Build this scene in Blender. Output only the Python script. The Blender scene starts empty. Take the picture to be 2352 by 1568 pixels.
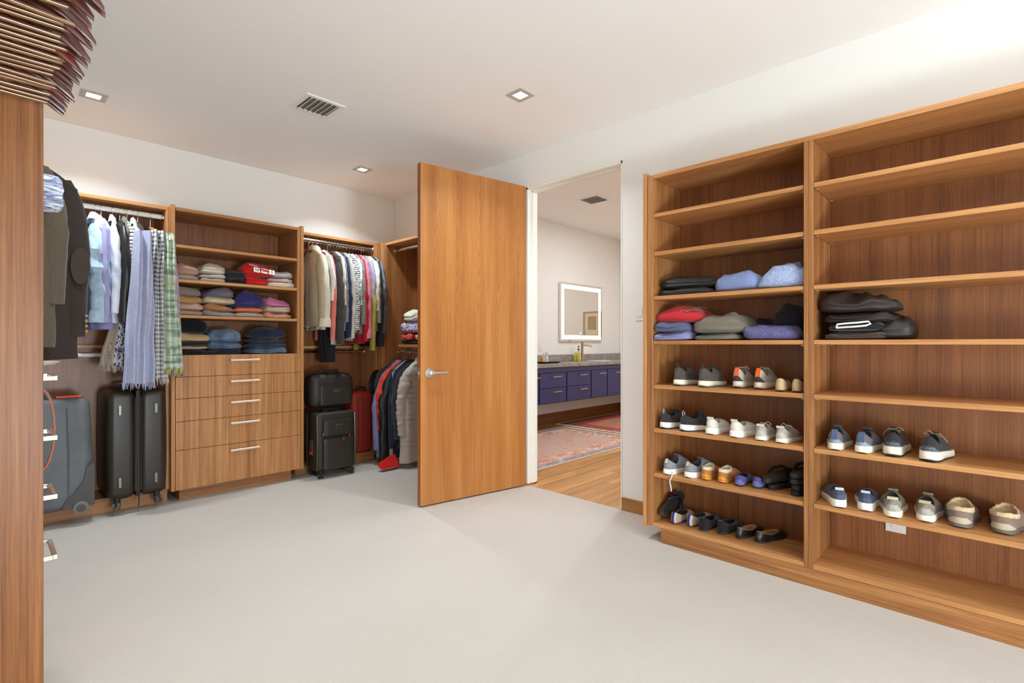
import bpy, math, random
from mathutils import Vector, Matrix, noise

S = bpy.context.scene
COL = S.collection
PI = math.pi
# ------------------------------------------------------------------ camera
FPX, CX, V0, EYE = 1166.0, 1176.0, 789.5, 1.163
TH = math.atan((2291 - 1176) / FPX)
FW = (math.cos(TH), math.sin(TH))
RT = (math.sin(TH), -math.cos(TH))
cam = bpy.data.cameras.new('camera')
cam.sensor_width = 36.0
cam.lens = 36.0 * FPX / 2352
cam.shift_y = (V0 - 784.0) / 2352
cam.clip_start = 0.02
camo = bpy.data.objects.new('camera', cam)
camo.location = (0, 0, EYE)
camo.rotation_euler = (PI / 2, 0, TH - PI / 2)
COL.objects.link(camo)
S.camera = camo
# ------------------------------------------------------------------ world and exposure
wd = bpy.data.worlds.new('world')
S.world = wd
wd.use_nodes = True
wd.node_tree.nodes['Background'].inputs[0].default_value = (1, 0.96, 0.9, 1)
wd.node_tree.nodes['Background'].inputs[1].default_value = 0.3
S.view_settings.view_transform = 'Standard'
S.view_settings.look = 'None'
S.view_settings.gamma = 1
S.view_settings.use_curve_mapping = False
S.view_settings.exposure = -0.28
S.cycles.max_bounces = 10
S.cycles.diffuse_bounces = 7
S.cycles.glossy_bounces = 4
S.cycles.sample_clamp_indirect = 8
LAMP_W = 12.5
WARM = (0.85, 0.98, 1.08)
CEIL = 2.73
ROOM_LAMPS = [(2.345, 2.17), (2.365, 4.12), (0.49, 4.12), (0.49, 2.17), (2.2, 0.15), (0.49, 0.15), (2.345, -1.75), (0.49, -1.75)]
BATH_FILL = [(4.3, 2.3), (5.9, 3.3), (6.9, 2.2)]  # unseen ceiling lamps, added to brighten the bathroom


def area(name, loc, size, watts, rot=(0, 0, 0), col=WARM, spread=PI):
    l = bpy.data.lights.new(name, 'AREA')
    l.shape = 'SQUARE'
    l.size = size
    l.energy = watts
    l.color = col
    l.spread = spread
    o = bpy.data.objects.new(name, l)
    o.location = loc
    o.rotation_euler = rot
    COL.objects.link(o)
    return o


for (x, y) in ROOM_LAMPS:
    area('lamp', (x, y, CEIL - 0.012), 0.085, LAMP_W if y > 1 else LAMP_W * 0.38, spread=math.radians(125))
for (x, y) in BATH_FILL:
    area('lamp', (x, y, 2.92), 0.1, 24, col=(0.92, 0.965, 1.0))
# added fill light, unseen behind the camera, tilted up to brighten ceiling and room
area('fill_light', (0.6, -3.3, 0.45), 0.7, 190.0, rot=(math.radians(130), 0, 0.0), col=(0.83, 0.985, 1.09))


# ------------------------------------------------------------------ pixel -> point on a real plane
def ray(u, v):
    k = (u - CX) / FPX
    return (FW[0] + RT[0] * k, FW[1] + RT[1] * k, (V0 - v) / FPX)


def onx(u, v, x):
    r = ray(u, v); t = x / r[0]
    return (x, r[1] * t, EYE + r[2] * t)


def ony(u, v, y):
    r = ray(u, v); t = y / r[1]
    return (r[0] * t, y, EYE + r[2] * t)


def onz(u, v, z):
    r = ray(u, v); t = (z - EYE) / r[2]
    return (r[0] * t, r[1] * t, z)


# ------------------------------------------------------------------ materials
def lin(c):
    return tuple(((x / 255) / 12.92 if x / 255 <= 0.04045 else ((x / 255 + 0.055) / 1.055) ** 2.4) for x in c) + (1,)


class NT:
    def __init__(s, name):
        s.m = bpy.data.materials.new(name)
        s.m.use_nodes = True
        s.t = s.m.node_tree
        s.b = s.t.nodes['Principled BSDF']

    def n(s, typ, **kw):
        nd = s.t.nodes.new(typ)
        for k, v in kw.items():
            if k.startswith('i_'):
                key = k[2:]
                nd.inputs[int(key) if key.isdigit() else key].default_value = v
            else:
                setattr(nd, k, v)
        return nd

    def l(s, a, b):
        s.t.links.new(a, b)

    def math(s, op, a, b=None, c=None):
        nd = s.n('ShaderNodeMath', operation=op)
        for i, x in enumerate((a, b, c)):
            if x is None:
                continue
            if isinstance(x, (int, float)):
                nd.inputs[i].default_value = x
            else:
                s.l(x, nd.inputs[i])
        return nd.outputs[0]

    def coord(s, scale, kind='Object'):
        tc = s.n('ShaderNodeTexCoord')
        mp = s.n('ShaderNodeMapping')
        s.l(tc.outputs[kind], mp.inputs[0])
        mp.inputs['Scale'].default_value = scale
        return mp.outputs[0]

    def noise(s, vec, scale=1.0, detail=3.0, rough=0.55):
        nd = s.n('ShaderNodeTexNoise')
        nd.inputs['Scale'].default_value = scale
        nd.inputs['Detail'].default_value = detail
        nd.inputs['Roughness'].default_value = rough
        s.l(vec, nd.inputs['Vector'])
        return nd.outputs['Fac']

    def ramp(s, fac, stops):
        nd = s.n('ShaderNodeValToRGB')
        e = nd.color_ramp.elements
        while len(e) < len(stops):
            e.new(0.5)
        for i, (p, c) in enumerate(stops):
            e[i].position = p
            e[i].color = c
        s.l(fac, nd.inputs[0])
        return nd.outputs[0]

    def mix(s, fac, a, b, mode='MIX'):
        nd = s.n('ShaderNodeMix', data_type='RGBA', blend_type=mode)
        if isinstance(fac, (int, float)):
            nd.inputs[0].default_value = fac
        else:
            s.l(fac, nd.inputs[0])
        for k, x in ((6, a), (7, b)):
            if isinstance(x, tuple):
                nd.inputs[k].default_value = x
            else:
                s.l(x, nd.inputs[k])
        return nd.outputs[2]

    def bump(s, h, strength, dist=0.01):
        nd = s.n('ShaderNodeBump')
        nd.inputs['Strength'].default_value = strength
        nd.inputs['Distance'].default_value = dist
        s.l(h, nd.inputs['Height'])
        s.l(nd.outputs[0], s.b.inputs['Normal'])

    def set(s, **kw):
        for k, v in kw.items():
            s.b.inputs[k.replace('_', ' ')].default_value = v


def plain(name, rgb, rough=0.5, metal=0.0, **kw):
    t = NT(name)
    t.set(Base_Color=lin(rgb), Roughness=rough, Metallic=metal)
    for k, v in kw.items():
        t.b.inputs[k.replace('_', ' ')].default_value = v
    return t.m


def wood(name, light, mid, dark, axis='z', rough=0.42, fine=1.0, broad=1.0, contrast=1.0, vary=0.0):
    t = NT(name)
    a = 'xyz'.index(axis)
    s1 = [150 * fine] * 3; s1[a] = 2.2
    s2 = [16 * broad] * 3; s2[a] = 0.55
    s3 = [420] * 3; s3[a] = 9
    n1 = t.noise(t.coord(tuple(s1)), 1.0, 3)
    n2 = t.noise(t.coord(tuple(s2)), 1.0, 4)
    n3 = t.noise(t.coord(tuple(s3)), 1.0, 2)
    f = t.math('ADD', t.math('MULTIPLY', n1, 0.5), t.math('MULTIPLY', n2, 0.5))
    w = 0.17 / contrast
    c = t.ramp(f, [(0.5 - w, lin(dark)), (0.5, lin(mid)), (0.5 + w, lin(light))])
    pores = t.ramp(n3, [(0.36, (0.62, 0.58, 0.55, 1)), (0.47, (1, 1, 1, 1))])
    c = t.mix(0.45, c, pores, 'MULTIPLY')
    if vary:
        oi = t.n('ShaderNodeObjectInfo')
        v = t.math('MULTIPLY_ADD', oi.outputs['Random'], vary, 1 - vary / 2)
        hs = t.n('ShaderNodeHueSaturation')
        t.l(v, hs.inputs['Value']); t.l(c, hs.inputs['Color'])
        c = hs.outputs[0]
    t.l(c, t.b.inputs['Base Color'])
    t.set(Roughness=rough)
    t.b.inputs['Specular IOR Level'].default_value = 0.4
    t.bump(n3, 0.05, 0.002)
    return t.m


L3 = ((194, 138, 86), (164, 109, 62), (124, 77, 42))
M = {}
for ax in 'xyz':
    M['case_' + ax] = wood('walnut_case_' + ax, *L3, axis=ax, vary=0.06)
    M['edge_' + ax] = wood('walnut_edge_' + ax, (212, 158, 104), (192, 134, 80), (160, 105, 60), axis=ax, vary=0.06)
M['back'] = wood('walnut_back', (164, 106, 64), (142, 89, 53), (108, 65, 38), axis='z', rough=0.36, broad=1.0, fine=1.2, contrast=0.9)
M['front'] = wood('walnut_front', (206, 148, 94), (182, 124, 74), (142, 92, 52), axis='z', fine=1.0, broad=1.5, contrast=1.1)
M['plank'] = wood('oak_plank', (222, 172, 112), (204, 148, 88), (172, 116, 64), axis='x', rough=0.3, fine=0.4, broad=0.9, vary=0.36)
M['base'] = wood('oak_baseboard', (184, 134, 78), (168, 116, 64), (140, 92, 48), axis='y', vary=0.05)
M['base_x'] = wood('oak_baseboard_x', (160, 104, 56), (140, 86, 42), (110, 64, 30), axis='x', vary=0.05)


def door_wood():
    t = NT('cherry_door')
    tc = t.n('ShaderNodeTexCoord')
    sp = t.n('ShaderNodeSeparateXYZ')
    t.l(tc.outputs['Object'], sp.inputs[0])
    x, z = sp.outputs[0], sp.outputs[2]
    wob = t.noise(t.coord((3, 3, 1.2)), 1.0, 2)
    xx = t.math('ADD', x, t.math('MULTIPLY', wob, 0.03))
    w = 0.188
    fr = t.math('SUBTRACT', t.math('MULTIPLY', t.math('FRACT', t.math('DIVIDE', xx, w)), w), w / 2)
    par = t.math('MULTIPLY', t.math('POWER', t.math('ABSOLUTE', fr), 1.45), 21.0)          # nested pointed U shapes
    fade = t.n('ShaderNodeMapRange')
    t.l(z, fade.inputs[0])
    for i, v in ((1, 0.9), (2, 1.5), (3, 0.15), (4, 1.0)):
        fade.inputs[i].default_value = v
    val = t.math('SUBTRACT', t.math('MULTIPLY', z, 1.0), t.math('MULTIPLY', par, 1.0))
    n0 = t.noise(t.coord((7, 7, 2)), 1.0, 3)
    val = t.math('ADD', val, t.math('MULTIPLY', n0, 0.22))
    band = t.math('SINE', t.math('MULTIPLY', val, 46.0))
    band = t.math('MULTIPLY', t.math('POWER', t.math('MULTIPLY_ADD', band, 0.5, 0.5), 6), fade.outputs[0])
    n1 = t.noise(t.coord((120, 120, 2)), 1.0, 3)
    n2 = t.noise(t.coord((9, 9, 0.5)), 1.0, 3)
    f = t.math('ADD', t.math('MULTIPLY', n1, 0.4), t.math('MULTIPLY', n2, 0.6))
    c = t.ramp(f, [(0.34, lin((158, 96, 46))), (0.5, lin((180, 116, 58))), (0.66, lin((196, 136, 74)))])
    c = t.mix(t.math('MULTIPLY', band, 0.32), c, lin((142, 80, 36)))
    t.l(c, t.b.inputs['Base Color'])
    t.set(Roughness=0.33)
    t.b.inputs['Specular IOR Level'].default_value = 0.45
    return t.m


M['door'] = door_wood()
M['door_edge'] = wood('cherry_edge', (176, 104, 54), (156, 86, 42), (130, 68, 32), axis='z')


def paint(name, rgb):
    t = NT(name)
    n = t.noise(t.coord((60, 60, 60)), 1.0, 2)
    t.l(t.mix(n, lin(tuple(x - 2 for x in rgb)), lin(tuple(min(255, x + 2) for x in rgb))), t.b.inputs['Base Color'])
    t.set(Roughness=0.75)
    t.b.inputs['Specular IOR Level'].default_value = 0.2
    t.bump(n, 0.03, 0.003)
    return t.m


M['wall'] = paint('warm_white_paint', (238, 236, 232))
M['ceil'] = paint('ceiling_white_paint', (246, 244, 241))
M['jamb'] = paint('jamb_white_paint', (240, 238, 230))


def carpet():
    t = NT('cut_pile_carpet')
    n = t.noise(t.coord((520, 520, 520)), 1.0, 2, 0.7)
    n2 = t.noise(t.coord((2.2, 2.2, 2.2)), 1.0, 3)
    c = t.ramp(n, [(0.3, lin((190, 182, 172))), (0.7, lin((216, 207, 197)))])
    c = t.mix(0.22, c, t.ramp(n2, [(0.35, (0.86, 0.86, 0.86, 1)), (0.65, (1, 1, 1, 1))]), 'MULTIPLY')
    t.l(c, t.b.inputs['Base Color'])
    t.set(Roughness=0.95)
    t.b.inputs['Specular IOR Level'].default_value = 0.05
    t.bump(n, 0.5, 0.004)
    return t.m


M['carpet'] = carpet()
M['chrome'] = plain('chrome', (225, 222, 216), 0.16, 1.0)
M['nickel'] = plain('satin_nickel', (206, 200, 190), 0.32, 1.0)
M['pull'] = plain('satin_champagne_pull', (226, 210, 192), 0.35, 0.85)
M['white_metal'] = plain('white_enamel', (238, 235, 228), 0.4)
M['plastic_white'] = plain('white_plastic', (236, 234, 228), 0.45)
M['black'] = plain('black_rubber', (24, 23, 23), 0.6)
M['dark'] = plain('dark_void', (18, 14, 12), 0.9)
M['gap'] = plain('cabinet_gap', (40, 22, 12), 0.8)


def emit(name, rgb, strength):
    t = NT(name)
    t.set(Base_Color=lin(rgb), Roughness=0.5)
    t.b.inputs['Emission Color'].default_value = lin(rgb)
    t.b.inputs['Emission Strength'].default_value = strength
    return t.m


M['lamp'] = emit('lamp_diffuser', (255, 250, 240), 6.0)
M['led'] = emit('mirror_led', (255, 246, 228), 2.6)

FAB = {}


def fabric(rgb, kind='plain', rgb2=None, scale=1.0, rgb3=None, amount=0.5, rough=0.92):
    key = (rgb, kind, rgb2, scale, rgb3, amount)
    if key in FAB:
        return FAB[key]
    t = NT('cloth_%s' % kind)
    fine = t.noise(t.coord((700, 700, 700)), 1.0, 2, 0.7)
    soft = t.noise(t.coord((14, 14, 14)), 1.0, 3)
    base = lin(rgb)
    two = lin(rgb2) if rgb2 else base
    c = t.mix(0.0, base, base)
    tc = t.n('ShaderNodeTexCoord'); sp = t.n('ShaderNodeSeparateXYZ')
    t.l(tc.outputs['Object'], sp.inputs[0])
    if kind == 'stripe':
        w = t.math('FRACT', t.math('MULTIPLY', t.math('ADD', sp.outputs[2], t.math('MULTIPLY', soft, 0.02)), 38 * scale))
        c = t.mix(t.math('LESS_THAN', w, amount), base, two)
    elif kind == 'pinstripe':
        w = t.math('FRACT', t.math('MULTIPLY', sp.outputs[1], 60 * scale))
        c = t.mix(t.math('LESS_THAN', w, amount), base, two)
    elif kind == 'plaid':
        a = t.math('LESS_THAN', t.math('FRACT', t.math('MULTIPLY', sp.outputs[2], 24 * scale)), 0.42)
        b = t.math('LESS_THAN', t.math('FRACT', t.math('MULTIPLY', t.math('ADD', sp.outputs[0], sp.outputs[1]), 30 * scale)), 0.45)
        c = t.mix(t.math('MULTIPLY', t.math('ADD', a, b), 0.5), base, two)
    elif kind == 'marl':
        n = t.noise(t.coord((170 * scale, 170 * scale, 170 * scale)), 1.0, 2, 0.8)
        c = t.ramp(n, [(0.5 - 0.2 * amount, base), (0.5 + 0.2 * amount, two)])
    elif kind == 'bands':
        n = t.noise(t.coord((4 * scale, 4 * scale, 30 * scale)), 1.0, 3)
        c = t.ramp(n, [(0.4, base), (0.5, two), (0.62, lin(rgb3 or rgb))])
    elif kind == 'floral':
        v = t.n('ShaderNodeTexVoronoi')
        v.inputs['Scale'].default_value = 55 * scale
        t.l(t.coord((1, 1, 1)), v.inputs['Vector'])
        c = t.ramp(v.outputs['Distance'], [(0.25, two), (0.42, lin(rgb3) if rgb3 else two), (0.55, base)])
    elif kind == 'denim':
        n = t.noise(t.coord((9 * scale, 9 * scale, 5 * scale)), 1.0, 4)
        c = t.ramp(n, [(0.36, base), (0.62, two)])
    elif kind == 'rows':
        w = t.math('FRACT', t.math('MULTIPLY', t.math('ADD', sp.outputs[2], t.math('MULTIPLY', t.noise(t.coord((60, 60, 60)), 1.0, 2), 0.03)), 55 * scale))
        c = t.mix(t.math('LESS_THAN', w, amount), base, two)
    c = t.mix(0.30, c, t.ramp(fine, [(0.3, (0.72, 0.72, 0.72, 1)), (0.7, (1, 1, 1, 1))]), 'MULTIPLY')
    c = t.mix(0.25, c, t.ramp(soft, [(0.35, (0.78, 0.78, 0.78, 1)), (0.65, (1, 1, 1, 1))]), 'MULTIPLY')
    t.l(c, t.b.inputs['Base Color'])
    t.set(Roughness=rough)
    t.b.inputs['Specular IOR Level'].default_value = 0.15 if rough > 0.7 else 0.5
    t.b.inputs['Sheen Weight'].default_value = 0.15 if rough > 0.7 else 0.0
    t.bump(fine, 0.25, 0.002)
    FAB[key] = t.m
    return t.m


# ------------------------------------------------------------------ mesh helpers
class MB:
    def __init__(s):
        s.v, s.f, s.mi, s.cur = [], [], [], 0

    def add(s, vs, fs):
        o = len(s.v)
        s.v += [tuple(v) for v in vs]
        for f in fs:
            s.f.append(tuple(i + o for i in f)); s.mi.append(s.cur)
        return s

    def box(s, x0, x1, y0, y1, z0, z1, c=0.0012):
        x0, x1 = min(x0, x1), max(x0, x1); y0, y1 = min(y0, y1), max(y0, y1); z0, z1 = min(z0, z1), max(z0, z1)
        c = min(c, (x1 - x0) * 0.3, (y1 - y0) * 0.3, (z1 - z0) * 0.3)
        vs, idx = [], {}
        for ix, X in ((0, x0), (1, x1)):
            for iy, Y in ((0, y0), (1, y1)):
                for iz, Z in ((0, z0), (1, z1)):
                    sx, sy, sz = (1, -1)[ix] * c, (1, -1)[iy] * c, (1, -1)[iz] * c
                    idx[ix, iy, iz] = len(vs)
                    vs += [(X, Y + sy, Z + sz), (X + sx, Y, Z + sz), (X + sx, Y + sy, Z)]
        g = lambda a, b, d, k: idx[a, b, d] + k
        fs = []
        for e, flip in ((0, 0), (1, 1)):
            q = [[g(e, 0, 0, 0), g(e, 0, 1, 0), g(e, 1, 1, 0), g(e, 1, 0, 0)],
                 [g(0, e, 0, 1), g(1, e, 0, 1), g(1, e, 1, 1), g(0, e, 1, 1)],
                 [g(0, 0, e, 2), g(0, 1, e, 2), g(1, 1, e, 2), g(1, 0, e, 2)]]
            fs += [x[::-1] if flip else x for x in q]
        for a in (0, 1):
            for b in (0, 1):
                q1 = [g(a, b, 0, 0), g(a, b, 0, 1), g(a, b, 1, 1), g(a, b, 1, 0)]
                q2 = [g(a, 0, b, 0), g(a, 1, b, 0), g(a, 1, b, 2), g(a, 0, b, 2)]
                q3 = [g(0, a, b, 1), g(0, a, b, 2), g(1, a, b, 2), g(1, a, b, 1)]
                fs += [q1 if (a == b) else q1[::-1], q2 if (a == b) else q2[::-1], q3 if (a == b) else q3[::-1]]
        for a in (0, 1):
            for b in (0, 1):
                for d in (0, 1):
                    q = [g(a, b, d, 0), g(a, b, d, 2), g(a, b, d, 1)]
                    fs.append(q if (a + b + d) % 2 == 0 else q[::-1])
        return s.add(vs, fs)

    def loft(s, rings, cap=(True, True), closed=True):
        n = len(rings[0]); o = len(s.v)
        vs = [p for r in rings for p in r]
        fs = []
        for i in range(len(rings) - 1):
            for j in range(n if closed else n - 1):
                k = (j + 1) % n
                fs.append((i * n + j, i * n + k, (i + 1) * n + k, (i + 1) * n + j))
        if cap[0]:
            fs.append(tuple(range(n))[::-1])
        if cap[1]:
            fs.append(tuple((len(rings) - 1) * n + j for j in range(n)))
        return s.add(vs, fs)

    def tube(s, path, r, n=8, cap=True):
        pts = [Vector(p) for p in path]
        rs = r if isinstance(r, (list, tuple)) else [r] * len(pts)
        rings, up = [], None
        for i, p in enumerate(pts):
            d = (pts[min(i + 1, len(pts) - 1)] - pts[max(i - 1, 0)]).normalized()
            if up is None:
                up = Vector((0, 0, 1)) if abs(d.z) < 0.9 else Vector((1, 0, 0))
            a = d.cross(up)
            if a.length < 1e-5:
                a = d.cross(Vector((0, 1, 0.1)))
            a.normalize()
            b = a.cross(d).normalized()
            up = b
            rings.append([p + (a * math.cos(2 * PI * k / n) + b * math.sin(2 * PI * k / n)) * rs[i] for k in range(n)])
        return s.loft(rings, (cap, cap))

    def cyl(s, c, r, h, axis='z', n=20, r2=None):
        r2 = r if r2 is None else r2
        rings = []
        for t, rr in ((-0.5, r * 0.9), (-0.46, r), (0.46, r2), (0.5, r2 * 0.9)):
            ring = []
            for k in range(n):
                a = 2 * PI * k / n
                p, q = rr * math.cos(a), rr * math.sin(a)
                w = t * h
                ring.append({'z': (c[0] + p, c[1] + q, c[2] + w), 'x': (c[0] + w, c[1] + p, c[2] + q), 'y': (c[0] + q, c[1] + w, c[2] + p)}[axis])
            rings.append(ring)
        return s.loft(rings)

    def lathe(s, prof, c=(0, 0, 0), n=24):
        return s.loft([[(c[0] + r * math.cos(2 * PI * k / n), c[1] + r * math.sin(2 * PI * k / n), c[2] + z) for k in range(n)] for r, z in prof])

    def build(s, name, mat, parent=None, smooth=True, world=False, loc=None, rotz=0.0):
        me = bpy.data.meshes.new(name)
        me.from_pydata(s.v, [], s.f)
        ms = mat if isinstance(mat, (list, tuple)) else [mat]
        for m in ms:
            me.materials.append(m)
        if len(ms) > 1:
            me.polygons.foreach_set('material_index', s.mi)
        if smooth:
            me.polygons.foreach_set('use_smooth', [True] * len(me.polygons))
            try:
                me.set_sharp_from_angle(angle=math.radians(42))
            except Exception:
                pass
        me.update()
        o = bpy.data.objects.new(name, me)
        COL.objects.link(o)
        if parent:
            o.parent = parent
            if world:
                p, chain = parent, []
                mw = Matrix.Identity(4)
                while p:
                    chain.append(p); p = p.parent
                for p in reversed(chain):
                    mw = mw @ p.matrix_parent_inverse @ Matrix.LocRotScale(p.location, p.rotation_euler, p.scale)
                o.matrix_parent_inverse = mw.inverted()
        if loc:
            o.location = loc
        o.rotation_euler.z = rotz
        return o


def bx(name, a, mat, parent=None, c=0.0012, **kw):
    return MB().box(*a, c=c).build(name, mat, parent, smooth=False, world=True, **kw)


def tag(o, label=None, cat=None, group=None, kind=None):
    if label: o['label'] = label
    if cat: o['category'] = cat
    if group: o['group'] = group
    if kind: o['kind'] = kind
    return o


def thing(name, label, cat, loc=(0, 0, 0), rotz=0.0, group=None, rot=None):
    o = bpy.data.objects.new(name, None)
    o.empty_display_size = 0.05
    COL.objects.link(o)
    o.location = loc
    o.rotation_euler = rot if rot else (0, 0, rotz)
    return tag(o, label, cat, group)


def copy_tree(o, parent=None):
    c = o.copy()
    COL.objects.link(c)
    if parent:
        c.parent = parent
    for ch in list(KIDS.get(o.name, [])):
        k = copy_tree(ch, c)
        KIDS.setdefault(c.name, []).append(k)
    return c


KIDS = {}


def kid(parent, o):
    KIDS.setdefault(parent.name, []).append(o)
    return o


def nz(x, y, z, s=0.0):
    return noise.noise(Vector((x + s * 7.13, y + s * 3.77, z - s * 5.31)))


# ================================================================== SETTING
XR, YB, XL, YF = 3.115, 4.76, -0.29, -3.7
tag(bx('floor', (XL - 0.1, XR, YF, YB, -0.05, 0.0), M['carpet']), kind='structure')
tag(bx('ceiling', (XL - 0.1, XR, YF, YB, CEIL, CEIL + 0.08), M['ceil']), kind='structure')
tag(bx('wall_back', (XL - 0.1, XR, YB, YB + 0.1, 0, CEIL), M['wall']), kind='structure')
tag(bx('wall_left', (XL - 0.1, XL, YF, YB, 0, CEIL), M['wall']), kind='structure')
tag(bx('wall_front', (XL - 0.1, XR + 0.1, YF - 0.1, YF, 0, CEIL), M['wall']), kind='structure')
DY0, DY1, DH, WT = 1.905, 2.815, 2.452, 0.115
w = MB().box(XR, XR + WT, YF, DY0, 0, 3.1).box(XR, XR + WT, DY1, YB, 0, 3.1).box(XR, XR + WT, DY0, DY1, DH, 3.1)
tag(w.build('wall_right', M['wall'], smooth=False), kind='structure')
# white door jamb with a stop
j = MB().box(XR - 0.004, XR + WT + 0.004, DY1 - 0.018, DY1, 0, DH).box(XR - 0.004, XR + WT + 0.004, DY0, DY0 + 0.012, 0, DH)
j.box(XR - 0.004, XR + WT + 0.004, DY0, DY1, DH - 0.02, DH)
j.box(XR + 0.05, XR + 0.09, DY1 - 0.03, DY1 - 0.018, 0, DH).box(XR + 0.05, XR + 0.09, DY0 + 0.012, DY1 - 0.018, DH - 0.032, DH - 0.02)
tag(j.build('trim_1', M['jamb'], smooth=False), kind='structure')
tag(bx('baseboard_right', (XR - 0.014, XR, 1.535, DY0, 0, 0.088), M['base']), kind='structure')
tag(bx('trim_2', (XR - 0.01, XR + WT, DY1 - 0.03, DY1 + 0.02, 0, 0.012), M['base']), kind='structure')

# bathroom beyond the doorway
BX0, BX1, BY0, BY1, BC = XR + WT, 7.62, 0.9, 4.72, 2.95
tag(bx('wall_bath_back', (BX0, BX1, BY1, BY1 + 0.1, 0, BC), M['wall']), kind='structure')
tag(bx('wall_bath_right', (BX1, BX1 + 0.1, BY0, BY1, 0, BC), M['wall']), kind='structure')
tag(bx('wall_bath_front', (BX0, BX1, BY0 - 0.1, BY0, 0, BC), M['wall']), kind='structure')
tag(bx('ceiling_bath', (BX0, BX1, BY0, BY1, BC, BC + 0.08), M['ceil']), kind='structure')
tag(bx('baseboard_bath', (BX0, BX1, BY1 - 0.014, BY1, 0, 0.155), M['base_x']), kind='structure')
tag(bx('baseboard_bath_right', (BX1 - 0.014, BX1, BY0, BY1 - 0.014, 0, 0.155), M['base']), kind='structure')
fl = tag(bx('floor_bath', (XR, BX1, BY0, BY1, -0.05, -0.006), M['gap']), kind='structure')
rnd = random.Random(4)
y = BY0
while y < BY1 - 0.01:
    x = XR + 0.002 - rnd.random() * 0.0
    first = True
    lo = DY0 if y < DY0 else y
    while x < BX1:
        ln = rnd.uniform(0.5, 1.3) if not first else rnd.uniform(0.25, 0.9)
        x1 = min(x + ln, BX1)
        y1 = min(y + 0.083, BY1)
        a, b = max(y, BY0), y1
        xs = x
        if x1 > 3.0 and (b < DY0 + 0.01 or a > DY1 - 0.01):
            xs = max(x, BX0)
        if x1 - xs > 0.03 and a < 4.65:
            bx('plank', (xs + 0.0006, x1 - 0.0006, a + 0.0006, b - 0.0006, -0.02, 0.0), M['plank'], fl, c=0.0008)
        x = x1
        first = False
    y += 0.083

# ------------------------------------------------------------------ the open door
hx, hy, fx, fy = 3.083, 2.792, 2.153, 2.956
da = math.atan2(fy - hy, fx - hx)
dl = math.hypot(fx - hx, fy - hy)
door = thing('door_1', 'tall flat cherry veneer door standing open with a lever handle', 'door', (hx, hy, 0), da)
door['kind'] = 'structure'
lf = MB(); lf.box(0, dl, -0.045, 0.0, 0.01, 2.452)
o = lf.build('door_leaf', M['door'], door, smooth=False)
e = MB().box(dl, dl + 0.0015, -0.045, 0.0, 0.01, 2.452, c=0.0003)
e.build('edge_band', M['door_edge'], door, smooth=False)


def lever(side):
    # local x along leaf (hinge -> free edge); side +1 faces the camera
    h = MB()
    yy = 0.0 if side > 0 else -0.045
    s = side
    cx_, cz = dl - 0.07, 0.955
    for r, t0, t1 in ((0.037, 0, 0.009), (0.029, 0.009, 0.013), (0.017, 0.013, 0.045)):
        h.cyl((cx_, yy + s * (t0 + t1) / 2, cz), r, t1 - t0, 'y', 28)
    h.tube([(cx_, yy + s * 0.052, cz), (cx_ - 0.03, yy + s * 0.055, cz), (cx_ - 0.07, yy + s * 0.056, cz), (cx_ - 0.118, yy + s * 0.056, cz)], [0.0125, 0.0105, 0.01, 0.01], 12)
    return h.build('door_handle', M['nickel'], door)


lever(+1); lever(-1)
lp = MB().box(dl + 0.001, dl + 0.003, -0.036, -0.009, 0.92, 0.99).box(dl + 0.003, dl + 0.012, -0.03, -0.015, 0.945, 0.965)
lp.build('latch_plate', M['nickel'], door, smooth=False)
for z in (0.25, 1.22, 2.2):
    MB().cyl((-0.006, -0.050, z), 0.006, 0.1, 'z', 12).build('hinge', M['nickel'], door)

# ------------------------------------------------------------------ ceiling fittings
for i, (x, y) in enumerate(ROOM_LAMPS):
    where = ['in front of the open door', 'above the right hanging rail', 'above the blazers', 'beside the overhead hangers',
             'nearest the shoe shelves', 'behind the camera by the left wall', 'at the back end by the shoe shelves', 'at the back end by the left wall'][i]
    t = thing('ceiling_light', 'square recessed ceiling downlight ' + where, 'ceiling light', (x, y, CEIL), 0, 'square recessed downlights')
    r = MB()
    for a, b, c_, d_ in ((-.066, .066, -.066, -.036), (-.066, .066, .036, .066), (-.066, -.036, -.036, .036), (.036, .066, -.036, .036)):
        r.box(a, b, c_, d_, -0.006, 0.0)
    r.build('trim_ring', plain('lamp_trim', (190, 182, 170), .5), t, smooth=False)
    MB().box(-0.0355, 0.0355, -0.0355, 0.0355, -0.004, -0.001).build('diffuser', M['lamp'], t, smooth=False)
for i, (x, y) in enumerate(BATH_FILL):
    t = thing('ceiling_light', 'added unseen bathroom fill lamp, number %s from the doorway' % ('one', 'two', 'three')[i], 'ceiling light', (x, y, BC), 0)
    MB().box(-.06, .06, -.06, .06, -0.006, 0).build('trim_ring', M['white_metal'], t, smooth=False)
    MB().box(-.045, .045, -.045, .045, -0.009, -0.006).build('diffuser', M['lamp'], t, smooth=False)


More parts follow.
